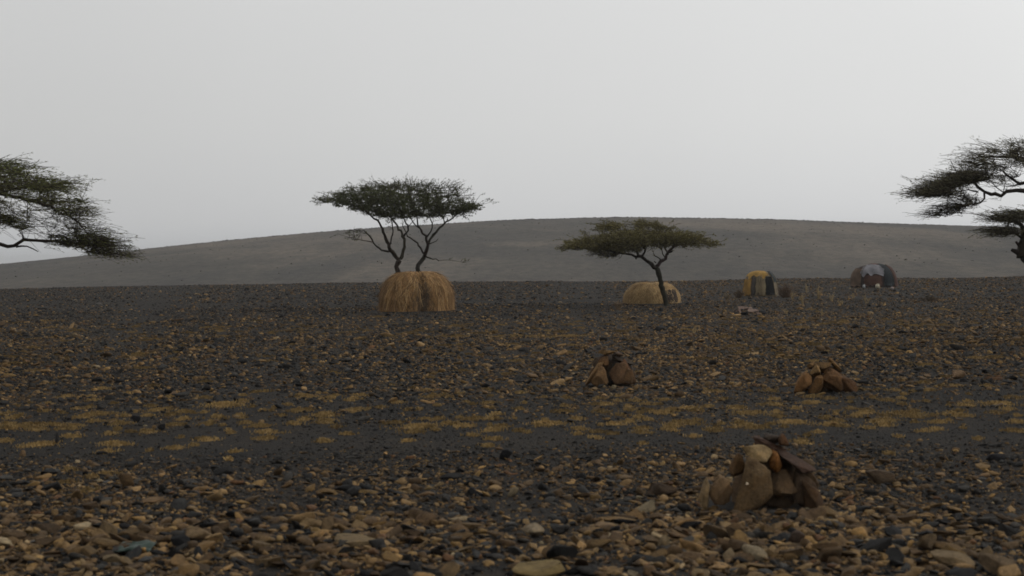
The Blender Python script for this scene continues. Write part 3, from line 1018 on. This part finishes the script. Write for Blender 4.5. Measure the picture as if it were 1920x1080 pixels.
lb1 = [
    dict(top=[(598, 375), (618, 357), (650, 350), (690, 347), (740, 350), (800, 356), (850, 362), (866, 372), (880, 382)],
         bot=[(598, 379), (625, 385), (665, 393), (700, 405), (745, 411), (800, 408), (845, 400), (866, 397), (880, 392)], depth=3.6, w=0.80, bias=0.8, up=0.2, twl=0.75),
    dict(top=[(845, 392), (875, 381), (897, 383)], bot=[(845, 404), (875, 394), (897, 387)], depth=0.9, w=0.06, up=0.08),
    dict(top=[(690, 343), (780, 343), (860, 346), (874, 352)], bot=[(690, 352), (780, 360), (860, 368), (874, 374)], depth=2.6, w=0.13, up=0.5, leaf=0.38, twl=1.0),
    dict(top=[(645, 434), (665, 432), (690, 436)], bot=[(645, 440), (665, 450), (690, 446)], depth=0.7, w=0.007, leaf=0.35, dy=-1.0, up=0.0),
    dict(top=[(840, 486), (872, 488)], bot=[(840, 491), (872, 493)], depth=0.3, w=0.003, leaf=0.5, dy=-.7, up=0.0),
]
acacia('flat-topped acacia with two bare stems rising behind the large straw hut', D1, foot1, tr1, lm1, lb1, 41, BARK,
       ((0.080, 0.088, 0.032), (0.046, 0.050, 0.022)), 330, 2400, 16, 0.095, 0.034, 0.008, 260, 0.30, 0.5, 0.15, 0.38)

# lone leaning acacia in front of the low hut
D2 = 75.4
foot2 = Vector((P(1249, 575, D2).x, D2, gz1(P(1249, 575, D2).x, D2)))
def t2_(pts, dy): return zt(pts, 1020, 390, 4.908, dy)
tr2 = [(t2_([(1128, 925), (1112, 830), (1076, 690), (1058, 610), (1030, 545)], 0.0), 0.135, 0.115)]
lm2 = [
    (t2_([(1035, 555), (990, 520), (930, 480), (890, 452), (855, 440)], -0.3), 0.10, 0.07),
    (t2_([(870, 446), (800, 428), (700, 410), (560, 385), (480, 350), (330, 335)], [-.25, -.4, -.6, -.8, -1, -1.2]), 0.06, 0.018),
    (t2_([(872, 450), (855, 400), (872, 340), (840, 260)], [-.25, 0, .5, 1.2]), 0.065, 0.022),
    (t2_([(892, 450), (930, 405), (922, 350), (950, 280)], [-.2, -.5, -1, -1.7]), 0.055, 0.02),
    (t2_([(850, 452), (845, 470)], [-.25, -.3]), 0.05, 0.035),
    (t2_([(1030, 548), (1080, 500), (1122, 460), (1150, 400), (1205, 355), (1300, 310), (1420, 290)], 0.7), 0.095, 0.02),
    (t2_([(1082, 480), (1050, 460), (1020, 440)], -0.2), 0.04, 0.02),
    (t2_([(1118, 465), (1090, 420), (1085, 385)], -0.2), 0.04, 0.018),
    (t2_([(1140, 425), (1110, 350), (1080, 270)], [.2, .7, 1.6]), 0.05, 0.018),
    (t2_([(1180, 372), (1190, 330), (1240, 260)], [.3, -.4, -1.5]), 0.04, 0.016),
    (t2_([(1030, 505), (1015, 490)], -0.1), 0.03, 0.02),
    (t2_([(1150, 410), (1180, 400)], -0.2), 0.04, 0.03),
]
def tp(l): return [(1020 + a / 4.908, 390 + b_ / 4.908) for a, b_ in l]
lb2 = [
    dict(top=tp([(130, 358), (230, 312), (420, 275), (500, 250), (700, 222), (950, 212), (1150, 225), (1300, 238), (1450, 240), (1510, 285), (1565, 340)]),
         bot=tp([(130, 376), (300, 378), (500, 385), (700, 395), (820, 390), (960, 350), (1100, 345), (1300, 345), (1420, 342), (1500, 346), (1565, 352)]), depth=3.5, w=0.86, up=0.10, out=0.9, twl=0.75),
    dict(top=tp([(480, 185), (620, 160), (700, 155)]), bot=tp([(470, 200), (620, 200), (700, 200)]), depth=1.6, w=0.05, up=0.15),
    dict(top=tp([(850, 150), (980, 145), (1180, 182)]), bot=tp([(850, 170), (980, 170), (1180, 205)]), depth=1.6, w=0.06, up=0.15),
    dict(top=tp([(430, 385), (560, 400), (720, 400)]), bot=tp([(430, 420), (580, 465), (720, 430)]), depth=1.2, w=0.03, leaf=0.25, up=-.1),
]
acacia('leaning single-stemmed acacia with a low flat olive crown', D2, foot2, tr2, lm2, lb2, 42, BARK,
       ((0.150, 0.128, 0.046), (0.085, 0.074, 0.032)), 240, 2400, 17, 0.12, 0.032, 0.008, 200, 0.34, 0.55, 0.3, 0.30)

# near acacia whose crown reaches in over the sloping end of the hill
D3 = 40.0
x3 = P(-230, 600, D3).x
foot3 = Vector((x3, D3, gz1(x3, D3)))
def t3(pts, dy): return zt(pts, 0, 270, 4.32, dy)
fy3 = 480 + FPX * CAMZ / D3
tr3 = [([(-230, fy3 + 17, 0), (-236, 600, 0), (-222, 540, 0), (-205, 490, 0)], 0.19, 0.15)]
lm3 = [
    ([(-205, 490, 0), (-150, 440, -.1), (-80, 385, -.2), (0, 364, -.3), (28, 368, -.3), (60, 375, -.35), (104, 392, -.4), (130, 402, -.45), (157, 430, -.5), (170, 445, -.5)], 0.10, 0.014),
    ([(-205, 490, 0), (-150, 470, .2), (-70, 470, .3)] + t3([(0, 826), (60, 832), (130, 830), (188, 776), (300, 780), (450, 790), (650, 812), (790, 842), (900, 872), (1020, 900)], [.3, .3, .3, .25, .2, .1, 0, -.1, -.2, -.3]), 0.085, 0.010),
    (t3([(130, 832), (220, 828), (310, 872)], [.3, .25, .2]), 0.028, 0.010),
    (t3([(188, 780), (185, 735)], [.25, .25]), 0.03, 0.018),
    (t3([(410, 790), (415, 745)], [.2, .2]), 0.022, 0.014),
    ([(-215, 520, 0), (-280, 450, .3), (-380, 390, .6), (-520, 360, .9)], 0.09, 0.02),
    ([(-205, 490, 0), (-190, 430, .6), (-160, 370, 1.4), (-120, 330, 2.2)], 0.08, 0.02),
    ([(-205, 490, 0), (-215, 430, -.6), (-200, 370, -1.4), (-170, 330, -2.2)], 0.08, 0.02),
    ([(-80, 388, -.2), (-20, 340, .3), (40, 320, .8)], 0.04, 0.012),
    ([(-20, 366, -.3), (40, 352, -.8), (100, 350, -1.2)], 0.035, 0.01),
]
lb3 = [
    dict(top=[(-640, 370), (-500, 310), (-300, 285), (-100, 285), (0, 300), (46, 308), (92, 322), (112, 338), (138, 352), (165, 390)],
         bot=[(-640, 380), (-500, 390), (-300, 385), (-100, 375), (0, 356), (46, 362), (92, 376), (112, 392), (138, 408), (165, 400)], c=-220, depth=3.0, w=0.70, up=-0.06, out=1.0, twl=1.15),
    dict(top=[(90, 380), (122, 392), (165, 428), (208, 440)], bot=[(90, 400), (122, 425), (165, 458), (208, 465)], depth=0.6, w=0.032, up=-.10, leaf=0.42, out=1.0, dy=-.3, twl=1.35),
    dict(top=[(90, 440), (140, 438), (185, 442), (228, 474)], bot=[(90, 462), (140, 464), (185, 478), (228, 484)], depth=0.6, w=0.062, up=-.10, leaf=0.45, out=1.1, dy=-.1, twl=1.35),
    dict(top=[(-60, 400), (0, 402), (45, 420)], bot=[(-60, 412), (0, 418), (45, 428)], depth=0.6, w=0.03, leaf=0.7, up=-.1, out=1.0),
    dict(top=[(0, 385), (60, 385), (110, 410)], bot=[(0, 440), (60, 440), (110, 445)], depth=1.0, w=0.015, leaf=0.16, up=-.3, twl=1.35, out=0.7),
]
acacia('wide acacia with drooping feathery branch tips over the low end of the hill', D3, foot3, tr3, lm3, lb3, 43, BARK,
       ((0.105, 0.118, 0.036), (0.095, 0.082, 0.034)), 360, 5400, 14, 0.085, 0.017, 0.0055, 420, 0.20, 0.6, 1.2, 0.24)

# near acacia whose layered crown reaches in beside the patched hut
D4 = 42.0
x4 = P(1990, 600, D4).x
foot4 = Vector((x4, D4, gz1(x4, D4)))
def t4(pts, dy): return zt(pts, 1660, 240, 3.857, dy)
fy4 = 480 + FPX * CAMZ / D4
tr4 = [([(1992, fy4 - 14, 0), (1985, 600, 0), (1965, 545, 0), (1938, 500, 0), (1922, 474, 0)], 0.21, 0.19)]
lm4 = [
    ([(1920, 482, 0), (1922, 450, 0), (1930, 425, 0), (1945, 390, 0)], 0.19, 0.11),
    (t4([(1010, 925), (965, 900), (912, 880)], 0.0), 0.13, 0.04),
    (t4([(1010, 850), (970, 840), (945, 820)], 0.0), 0.06, 0.03),
    (t4([(1050, 790), (1003, 740), (975, 700), (930, 685), (850, 660)], [0, 0, 0, -.1, -.3]), 0.085, 0.015),
    (t4([(1010, 810), (975, 785), (945, 765), (850, 750)], [0, 0, -.1, -.2]), 0.04, 0.01),
    ([(1945, 390, 0)] + t4([(1060, 470), (1003, 462), (940, 458), (880, 460), (840, 485), (760, 480), (715, 458), (670, 420), (640, 395), (520, 410), (400, 450)], -0.3), 0.075, 0.012),
    (t4([(715, 470), (715, 510), (690, 540), (600, 555), (480, 595), (390, 630)], [-.2, -.2, -.25, -.3, -.35, -.4]), 0.03, 0.008),
    (t4([(670, 462), (600, 445), (520, 465)], [-.2, -.25, -.3]), 0.022, 0.008),
    (t4([(860, 470), (800, 425), (760, 380)], [-.1, 0, .1]), 0.02, 0.008),
    ([(1945, 390, 0), (1950, 350, .1), (1925, 343, .1), (1910, 346, .1), (1880, 320, .2)], 0.085, 0.025),
    ([(1945, 390, 0), (1960, 340, .2), (1930, 305, .3), (1880, 293, .3), (1820, 296, .3)], 0.085, 0.014),
    ([(1945, 390, 0), (2000, 340, .3), (2080, 310, .6), (2170, 310, .9)], 0.09, 0.02),
    ([(1945, 390, 0), (1980, 340, -.8), (2010, 300, -1.8)], 0.08, 0.02),
    ([(1945, 390, 0), (1950, 340, 1.0), (1970, 300, 2.0)], 0.08, 0.02),
]
def tq(l): return [(1660 + a / 3.857, 240 + b_ / 3.857) for a, b_ in l]
lb4 = [
    dict(top=tq([(610, 185), (700, 155), (800, 130), (1003, 100), (1300, 80), (1800, 130), (2300, 260)]), bot=tq([(610, 230), (700, 255), (800, 285), (1003, 290), (1300, 300), (1800, 330), (2300, 300)]), depth=2.6, w=0.46, up=0.16, out=0.95, twl=1.35, c=1990),
    dict(top=tq([(280, 480), (380, 425), (510, 365), (650, 320), (740, 330)]), bot=tq([(280, 505), (380, 480), (510, 445), (650, 395), (740, 390)]), depth=0.7, w=0.24, up=0.1, out=1.0, twl=1.35, dy=-.3),
    dict(top=tq([(580, 235), (660, 245), (760, 270), (900, 270)]), bot=tq([(580, 255), (660, 335), (760, 370), (900, 300)]), depth=0.7, w=0.05, up=0.1, leaf=0.5, out=1.0),
    dict(top=tq([(370, 600), (470, 560), (600, 525), (700, 500)]), bot=tq([(370, 645), (470, 630), (600, 600), (700, 545)]), depth=0.4, w=0.075, up=-.05, leaf=0.3, out=1.0, dy=-.3),
    dict(top=tq([(420, 470), (550, 450), (700, 480)]), bot=tq([(420, 520), (550, 520), (700, 540)]), depth=0.4, w=0.03, up=-.05, leaf=0.2, out=1.0, dy=-.3),
    dict(top=tq([(810, 640), (880, 605), (1003, 595), (1150, 620)]), bot=tq([(810, 670), (880, 690), (1003, 690), (1150, 690)]), depth=0.7, w=0.10, up=0.1, out=1.0),
    dict(top=tq([(830, 738), (890, 725), (970, 720)]), bot=tq([(830, 762), (890, 772), (970, 770)]), depth=0.4, w=0.05, up=0.0, out=1.0, leaf=0.8, dy=-.2),
    dict(top=tq([(780, 340), (900, 330), (1003, 330)]), bot=tq([(780, 440), (900, 430), (1003, 430)]), depth=0.6, w=0.02, up=0.2, leaf=0.1, out=0.7),
]
acacia('layered acacia with bristling twigs and a thick knotted trunk near the patched hut', D4, foot4, tr4, lm4, lb4, 44, BARK,
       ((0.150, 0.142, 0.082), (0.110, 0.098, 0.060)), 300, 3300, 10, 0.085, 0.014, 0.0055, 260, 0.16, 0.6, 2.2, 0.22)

# ------------------------------------------------------------------ huts
class Dome:
    def __init__(s, c, a, b_, h, e=0.62, ez=0.85, dent=None):
        s.c = Vector(c); s.a = a; s.b = b_; s.h = h; s.e = e; s.ez = ez; s.dent = dent

    def pt(s, th, ph, off=0.0):
        cp = max(0.0, math.cos(ph)) ** s.e; sp_ = max(0.0, math.sin(ph)) ** s.ez
        k = 1.0
        if s.dent:
            k = s.dent(th, ph)
        k *= 1 + 0.03 * mnoise.noise(Vector((math.cos(th) * 2 + s.c.x, math.sin(th) * 2, ph * 2)))
        x, y, z = (s.a * k + off) * math.cos(th) * cp, (s.b * k + off) * math.sin(th) * cp, (s.h * (0.5 + 0.5 * k) + off) * sp_
        return Vector((x, y, z))

    def th(s, xf):
        return -math.acos(max(-1, min(1, xf)))


def hut_root(name, label, c, group):
    r = empty(name, c)
    return tag(r, label, 'hut', group)


def dome_shell(dm, name, root, color, off=-0.04, mat=None):
    mb = MB()
    mb.grid(lambda u, v: dm.pt(u * 2 * math.pi, v * math.pi / 2, off), 48, 16, color)
    return mb.build(name, mat or M_STRAW, root)


def dome_strands(dm, name, parent, n_, cols, len_ph=(0.3, 0.9), width=(0.012, 0.028), off=(0.0, 0.07), seed=1, splay=0.10, pick_col=None, top=1.5, shag=0.06, skip=None):
    rg = random.Random(seed); mb = MB()
    for _ in range(n_):
        th = rg.uniform(0, 2 * math.pi)
        if skip and skip[0] < th - 2 * math.pi < skip[1]: continue
        p1_ = rg.uniform(0.12, top) if rg.random() < .8 else rg.uniform(0.05, .7)
        p0_ = max(0.0, p1_ - rg.uniform(*len_ph))
        dth = rg.gauss(0, splay); o_ = rg.uniform(*off); lift = rg.uniform(0, 0.05) if rg.random() < .75 else rg.uniform(0.05, shag)
        seg = 4; pts = []
        for j in range(seg + 1):
            t_ = j / seg
            pts.append(dm.pt(th + dth * t_ + 0.03 * math.sin(t_ * 7 + th * 9), p1_ + (p0_ - p1_) * t_, o_ + lift * t_ * t_))
        tan = Vector((-math.sin(th), math.cos(th), rg.uniform(-.3, .3))).normalized()
        c = pick_col(th, p1_, rg) if pick_col else rg.choice(cols)
        k = rg.uniform(.7, 1.25)
        w = rg.uniform(*width)
        mb.ribbon(pts, tan, w, w * .5, tuple(q * k for q in c))
    o = mb.build(name, M_STRAW, parent, smooth=False)
    tag(o, kind='stuff')
    return o


def dome_cloth(dm, name, parent, th0, th1, ph0, ph1, off, color, mat=None, ragged=0.05, seed=0, thick=0.015, label=None):
    """a piece of cloth or hide lying on the dome, with thickness, folds and an uneven edge"""
    mb = MB(); nu, nv = 22, 12
    rag = Vector((seed * 3.7, seed * 1.9, 0.0))

    def fn(o_):
        def g_(u, v):
            a = th0 + (th1 - th0) * u; p = ph0 + (ph1 - ph0) * v
            a += ragged * 1.2 * mnoise.noise(rag + Vector((v * 5, u * 1.3, 1.0))) * (1 if u in (0, 1) else .5)
            p += ragged * 2.2 * mnoise.noise(rag + Vector((u * 6, v * 1.3, 7.0)))
            p = min(max(p, 0.015), 1.55)
            fold = 0.018 * mnoise.noise(rag + Vector((a * 5, p * 1.5, 3)))
            return dm.pt(a, p, o_ + fold)
        return g_
    mb.grid(fn(off), nu, nv, color)
    b1 = len(mb.v)
    mb.grid(fn(off - thick), nu, nv, color)
    k = nu + 1
    edge = [i for i in range(nu)] + [nu + j * k for j in range(nv)] + [nv * k + nu - i for i in range(nu)] + [(nv - j) * k for j in range(nv)]
    for i in range(len(edge)):
        a, c = edge[i], edge[(i + 1) % len(edge)]
        mb.f.append((a, c, c + b1, a + b1))
    o = mb.build(name, mat or M_CLOTH, parent)
    if label: o['label'] = label
    return o


def stick_ribs(dm, parent, ths, r=0.018, color=(0.10, 0.075, 0.05), off=0.06, top=1.3):
    for th in ths:
        mb = MB()
        mb.tube([dm.pt(th, p, off) for p in np.linspace(0.02, top, 12)], [r] * 12, 5, color)
        mb.build('rib', M_BARK, parent)


GREY_SHEET = (0.17, 0.165, 0.175)
# the large straw hut
c = G(778, 588); D = c.y
cx = c.x; cy = D + 1.5
hw = 145 / 2 * D / FPX
d1 = Dome((cx, cy, 0), hw - 0.11, 1.5, 1.68, 0.60, 0.86,
          dent=lambda th, ph: (1.02 - 0.06 * max(0, 1 - ph / 0.45) ** 2) - 0.15 * math.exp(-((((th + 6.2832) % 6.2832) - 4.93) / 0.12) ** 2) * min(1, 3 * math.cos(ph)))
r1 = hut_root('straw_hut', 'large domed hut of shaggy golden straw under the two-stemmed acacia', (cx, cy, gz1(cx, cy)), 'domed huts')
th1_ = dome_shell(d1, 'thatch', r1, (0.22, 0.122, 0.044))


def col1(th, ph, rg):
    a = (th + 6.2832) % 6.2832
    if abs(a - 4.93) < 0.17 and ph < 1.2: return rg.choice([(0.075, 0.052, 0.034), (0.095, 0.062, 0.036), (0.11, 0.075, 0.042)])
    return rg.choice([(0.37, 0.220, 0.090), (0.28, 0.155, 0.064), (0.47, 0.305, 0.140), (0.14, 0.078, 0.034), (0.33, 0.182, 0.070)])


dome_strands(d1, 'straw', th1_, 13000, None, (0.30, 0.9), (0.014, 0.034), (-0.03, 0.10), 3, 0.17, col1, shag=0.20)
dome_cloth(d1, 'dark_flap', r1, 4.80 - 6.2832, 5.06 - 6.2832, 0.02, 1.05, 0.0, (0.070, 0.052, 0.038), ragged=0.03, seed=4, label='dark brown matted flap closing the doorway')

# the low hut behind the leaning acacia
c = G(1226, 572); D = c.y
cx, cy = c.x, D + 1.15
d2 = Dome((cx, cy, 0), 106 / 2 * D / FPX, 1.15, 1.0, 0.62, 0.88)
r2 = hut_root('straw_hut', 'low rounded hut of pale cropped straw behind the leaning acacia trunk', (cx, cy, gz1(cx, cy)), 'domed huts')
s2 = dome_shell(d2, 'thatch', r2, (0.42, 0.29, 0.145), -0.02)
dome_strands(d2, 'straw', s2, 4200, [(0.58, 0.41, 0.205), (0.50, 0.345, 0.165), (0.64, 0.46, 0.24), (0.34, 0.22, 0.10)], (0.12, 0.32), (0.014, 0.028), (0.0, 0.05), 5, 0.05)
dome_cloth(d2, 'dark_flap', r2, d2.th(0.42), d2.th(0.86), 0.02, 0.62, 0.06, (0.040, 0.028, 0.022), ragged=0.05, seed=8, label='dark patch low on one side of the dome')  # dark ragged patch laid on the right of the dome

# the yellow striped hut
c = G(1431, 557); D = c.y
cx, cy = c.x, D + 0.95
d3 = Dome((cx, cy, 0), 68 / 2 * D / FPX, 0.95, 47 * D / FPX, 0.60, 0.90)
r3 = hut_root('covered_hut', 'small domed hut with a yellow top cloth and a black arched doorway', (cx, cy, gz1(cx, cy)), 'domed huts')
dome_shell(d3, 'hide_cover', r3, (0.14, 0.112, 0.072), -0.03, M_CLOTH)
dome_cloth(d3, 'cloth', r3, d3.th(-1.0), d3.th(0.45), 0.86, 1.54, 0.035, (0.26, 0.155, 0.040), ragged=0.10, seed=11, label='yellow cloth over the crown of the hut')
dome_cloth(d3, 'cloth', r3, d3.th(-0.985), d3.th(-0.66), 0.03, 0.72, 0.035, (0.24, 0.138, 0.036), ragged=0.08, seed=12, label='yellow cloth strip down the side')
dome_cloth(d3, 'cloth', r3, d3.th(-0.64), d3.th(-0.40), 0.03, 0.78, 0.02, (0.046, 0.040, 0.034), ragged=0.09, seed=13, label='black cloth strip')
dome_cloth(d3, 'cloth', r3, d3.th(-0.38), d3.th(0.16), 0.03, 0.98, 0.025, (0.165, 0.130, 0.078), ragged=0.09, seed=14, label='pale hide panel beside the doorway')
dome_cloth(d3, 'doorway', r3, d3.th(0.16), d3.th(0.66), 0.03, 0.86, 0.012, (0.005, 0.005, 0.005), seed=15, ragged=0.02, label='black panel painted as the shade inside the arched doorway')  # near-black panel on the dome, painted shade of the open doorway
dome_cloth(d3, 'cloth', r3, d3.th(0.68), d3.th(0.86), 0.03, 0.95, 0.03, (0.17, 0.135, 0.09), seed=16, label='pale strip edging the doorway')
dome_cloth(d3, 'cloth', r3, d3.th(0.70), 0.25, 0.55, 1.25, 0.045, (0.030, 0.036, 0.036), seed=17, label='dark teal cloth on the shoulder')
stick_ribs(d3, r3, [d3.th(-0.2), d3.th(-0.05), d3.th(0.92)], 0.014, (0.2, 0.15, 0.09), 0.045, 1.0)
dome_strands(d3, 'straw', r3, 320, [(0.17, 0.13, 0.08), (0.12, 0.09, 0.055)], (0.3, 0.9), (0.012, 0.024), (0.0, 0.0), 6, 0.08, skip=(d3.th(0.14), d3.th(0.70)))

# the patched hut
c = G(1645, 540); D = c.y
cx, cy = c.x, D + 1.1
d4 = Dome((cx, cy, 0), 88 / 2 * D / FPX, 1.15, 43 * D / FPX, 0.60, 0.84)
r4 = hut_root('covered_hut', 'wide dark domed hut patched with a grey sheet and rust-brown hides', (cx, cy, gz1(cx, cy)), 'domed huts')
dome_shell(d4, 'hide_cover', r4, (0.040, 0.028, 0.024), -0.03, M_CLOTH)
dome_cloth(d4, 'cloth', r4, -math.pi - .3, d4.th(-0.68), 0.03, 0.9, 0.025, (0.105, 0.070, 0.048), seed=21, label='brown hide over the end of the hut')
dome_cloth(d4, 'cloth', r4, d4.th(-0.72), d4.th(0.34), 0.48, 1.36, 0.045, GREY_SHEET, seed=22, ragged=0.09, label='pale grey sheet over the crown')
dome_cloth(d4, 'cloth', r4, d4.th(-0.55), d4.th(0.20), 0.03, 0.50, 0.02, (0.070, 0.036, 0.026), seed=23, label='rust-brown hide across the front')
dome_cloth(d4, 'cloth', r4, d4.th(0.30), d4.th(0.74), 0.03, 1.42, 0.05, (0.018, 0.022, 0.024), seed=24, label='black-green tarpaulin strip')
dome_cloth(d4, 'cloth', r4, d4.th(0.76), 0.5, 0.03, 1.20, 0.03, (0.062, 0.030, 0.022), seed=25, label='rust-brown hide over the far end')
dome_cloth(d4, 'cloth', r4, d4.th(-0.66), d4.th(0.25), 1.30, 1.50, 0.06, (0.10, 0.034, 0.028), seed=26, label='dark red cloth along the crest')
stick_ribs(d4, r4, [d4.th(-0.66), d4.th(0.78)], 0.016, (0.06, 0.045, 0.03), 0.06, 1.2)


# plastic cans in front of the patched hut
def jerrycan(px, py, w, h, color, label):
    g = G(px, py); s = g.y / FPX
    W, H, T = w * s / 2, h * s, w * s * 0.33
    root = empty('water_can', (g.x, g.y, gz1(g.x, g.y)))
    tag(root, label, 'container', None)
    bm = bmesh.new()
    bmesh.ops.create_cube(bm, size=1.0)
    for v in bm.verts:
        v.co = Vector((v.co.x * 2 * W, v.co.y * 2 * T, (v.co.z + 0.5) * H * 0.82))
        if v.co.z > H * 0.4: v.co.x *= 0.86; v.co.y *= 0.9
    bmesh.ops.bevel(bm, geom=bm.edges[:] + bm.verts[:], offset=W * 0.22, segments=3, affect='EDGES')
    me = bpy.data.meshes.new('body'); bm.to_mesh(me); bm.free()
    a = me.color_attributes.new('Col', 'FLOAT_COLOR', 'POINT')
    a.data.foreach_set('color', np.tile(np.array([*color, 1], np.float32), len(me.vertices)))
    link_mesh('body', me, M_PLASTIC, root, True)
    mb = MB(); mb.tube([(-W * .5, 0, H * .80), (-W * .45, 0, H * .94), (W * .1, 0, H * .95), (W * .2, 0, H * .80)], [W * .09] * 4, 6, color)
    mb.build('handle', M_PLASTIC, root)
    mb = MB(); mb.tube([(W * .5, 0, H * .78), (W * .55, 0, H * .90), (W * .55, 0, H)], [W * .2, W * .2, W * .18], 10, tuple(q * .8 for q in color))
    mb.build('spout', M_PLASTIC, root)


jerrycan(1645.5, 541.5, 8, 9, (0.42, 0.38, 0.28), 'cream plastic water can standing before the patched hut')
jerrycan(1620, 541.5, 5, 8, (0.30, 0.31, 0.31), 'small grey-white plastic can beside the brown end of the patched hut')
jerrycan(1673, 543, 6, 5, (0.28, 0.23, 0.21), 'low pinkish white can beside the rust-brown end of the patched hut')


# ------------------------------------------------------------------ dry shrubs and brush heaps
def shrub(px, py, wpx, hpx, stems, color, label, group, name='dry_shrub', seed=0, spread=1.0):
    rg = random.Random(seed)
    g = G(px, py); s = g.y / FPX
    root = empty(name, (g.x, g.y, gz1(g.x, g.y)))
    tag(root, label, 'shrub', group)
    hw_, hh_ = wpx * s / 2, hpx * s
    mb = MB()
    for i in range(stems):
        a = rg.uniform(0, 6.283); rr = rg.random() ** .6
        e = Vector((math.cos(a) * hw_ * rr * spread, math.sin(a) * hw_ * rr * .7, hh_ * rg.uniform(.45, 1.0) * (1 - .35 * rr)))
        b0 = Vector((e.x * .25, e.y * .25, -0.03))
        md = b0.lerp(e, .5) + Vector((rg.gauss(0, .06), rg.gauss(0, .06), rg.gauss(.03, .04))) * hh_
        k = rg.uniform(.75, 1.25); cc = tuple(q * k for q in color)
        mb.tube([b0, md, e], [0.020, 0.016, 0.008], 3, cc, False)
        for _ in range(3):
            q = md.lerp(e, rg.random())
            e2 = q + Vector((rg.gauss(0, .16), rg.gauss(0, .16), rg.gauss(.1, .08))) * hh_
            mb.tube([q, e2], [0.010, 0.006], 3, cc, False)
    mb.build('stems', M_STRAW, root)
    return root


STRAWC = (0.36, 0.265, 0.135)
SHR = [(1536, 562, 14, 34, 9), (1506, 574, 10, 26, 7), (1541, 592, 8, 14, 6), (1625, 570, 16, 20, 8), (1474, 590, 10, 12, 6), (1560, 566, 16, 16, 7), (1578, 572, 14, 13, 7),
       (1512, 548, 8, 18, 6), (1600, 560, 12, 12, 6), (1485, 562, 12, 20, 8), (1302, 622, 6, 22, 4)]
for i, (px, py, w, h, n_) in enumerate(SHR):
    shrub(px, py, w, h, n_, STRAWC, 'spindly dry shrub of bare straw-coloured stems standing on the stones', 'dry shrubs near the huts', seed=60 + i)
shrub(1160, 580, 20, 18, 40, (0.25, 0.18, 0.115), 'pale tangled dry bush beside the low straw hut', None, 'dry_bush', 80)
shrub(1386, 560, 26, 20, 46, (0.12, 0.085, 0.055), 'low brown brush heap on the yellow cloth side of the small hut', None, 'brush_heap', 81, 1.0)
shrub(1474, 560, 34, 30, 60, (0.135, 0.09, 0.06), 'brown thorn brush heap beside the black doorway of the small hut', None, 'brush_heap', 82, 1.0)
shrub(1364, 562, 16, 12, 26, (0.20, 0.155, 0.10), 'pale twiggy bush between the low hut and the small yellow hut', None, 'dry_bush', 83)
shrub(1742, 566, 40, 12, 40, (0.09, 0.065, 0.042), 'low dark brush heap on the plain beyond the patched hut', None, 'brush_heap', 84)

# pinkish stones cleared into a low heap before the small hut
hp = [(1385, 588), (1398, 592), (1410, 588), (1420, 591), (1430, 590), (1404, 583), (1392, 583), (1415, 582)]
for i, (px, py) in enumerate(hp):
    g = G(px, py); s = g.y / FPX * rnd.uniform(6, 10)
    cc = [(0.18, .125, .10), (.02, .02, .022), (.22, .16, .13)][i % 3]
    put_stone(g.x, g.y, (s * 1.3, s, s * .6), cc, rnd.uniform(0, 6), .1, .1,
              ['pinkish stone of the low row before the small yellow hut', 'black stone of the low row before the small yellow hut', 'pale pink stone of the low row before the small yellow hut'][i % 3], 'row of stones before the small hut')

# crumpled green scrap
g = G(250, 1040); s = g.y / FPX
mb = MB()


def scrap(u, v):
    x_ = (u - .5) * 62 * s; y_ = (v - .5) * .34
    n_ = mnoise.noise(Vector((u * 4, v * 4, 2.2)))
    x_ *= 1 + .3 * mnoise.noise(Vector((v * 4, 1, 0))); y_ *= 1 + .3 * mnoise.noise(Vector((u * 5, 4, 0)))
    return (g.x + x_, g.y + .1 + y_, gz1(g.x, g.y) + .05 + .045 * n_ + 0.02 * v)


mb.grid(scrap, 16, 12, (0.020, 0.036, 0.027))
o = mb.build('plastic_scrap', M_PLASTIC, None, (g.x, g.y, gz1(g.x, g.y)))
sm = o.modifiers.new('thickness', 'SOLIDIFY'); sm.thickness = 0.004
tag(o, 'crumpled dull green plastic scrap lying among tan stones', 'scrap')

# ------------------------------------------------------------------ haze
mt = bpy.data.materials.new('haze'); mt.use_nodes = True
nt = mt.node_tree; nt.nodes.remove(nt.nodes['Principled BSDF'])
pv = nt.nodes.new('ShaderNodeVolumePrincipled')
pv.inputs['Color'].default_value = (0.86, 0.87, 0.88, 1)
pv.inputs['Density'].default_value = 0.00020
nt.links.new(pv.outputs['Volume'], nt.nodes['Material Output'].inputs['Volume'])
bm = bmesh.new(); bmesh.ops.create_cube(bm, size=1.0)
for v in bm.verts:
    v.co = Vector((v.co.x * 14000, 3500 + v.co.y * 8000, (v.co.z + .5) * 36 - 8))
me = bpy.data.meshes.new('haze'); bm.to_mesh(me); bm.free()
hazeo = link_mesh('haze', me, mt)
tag(hazeo, kind='stuff')
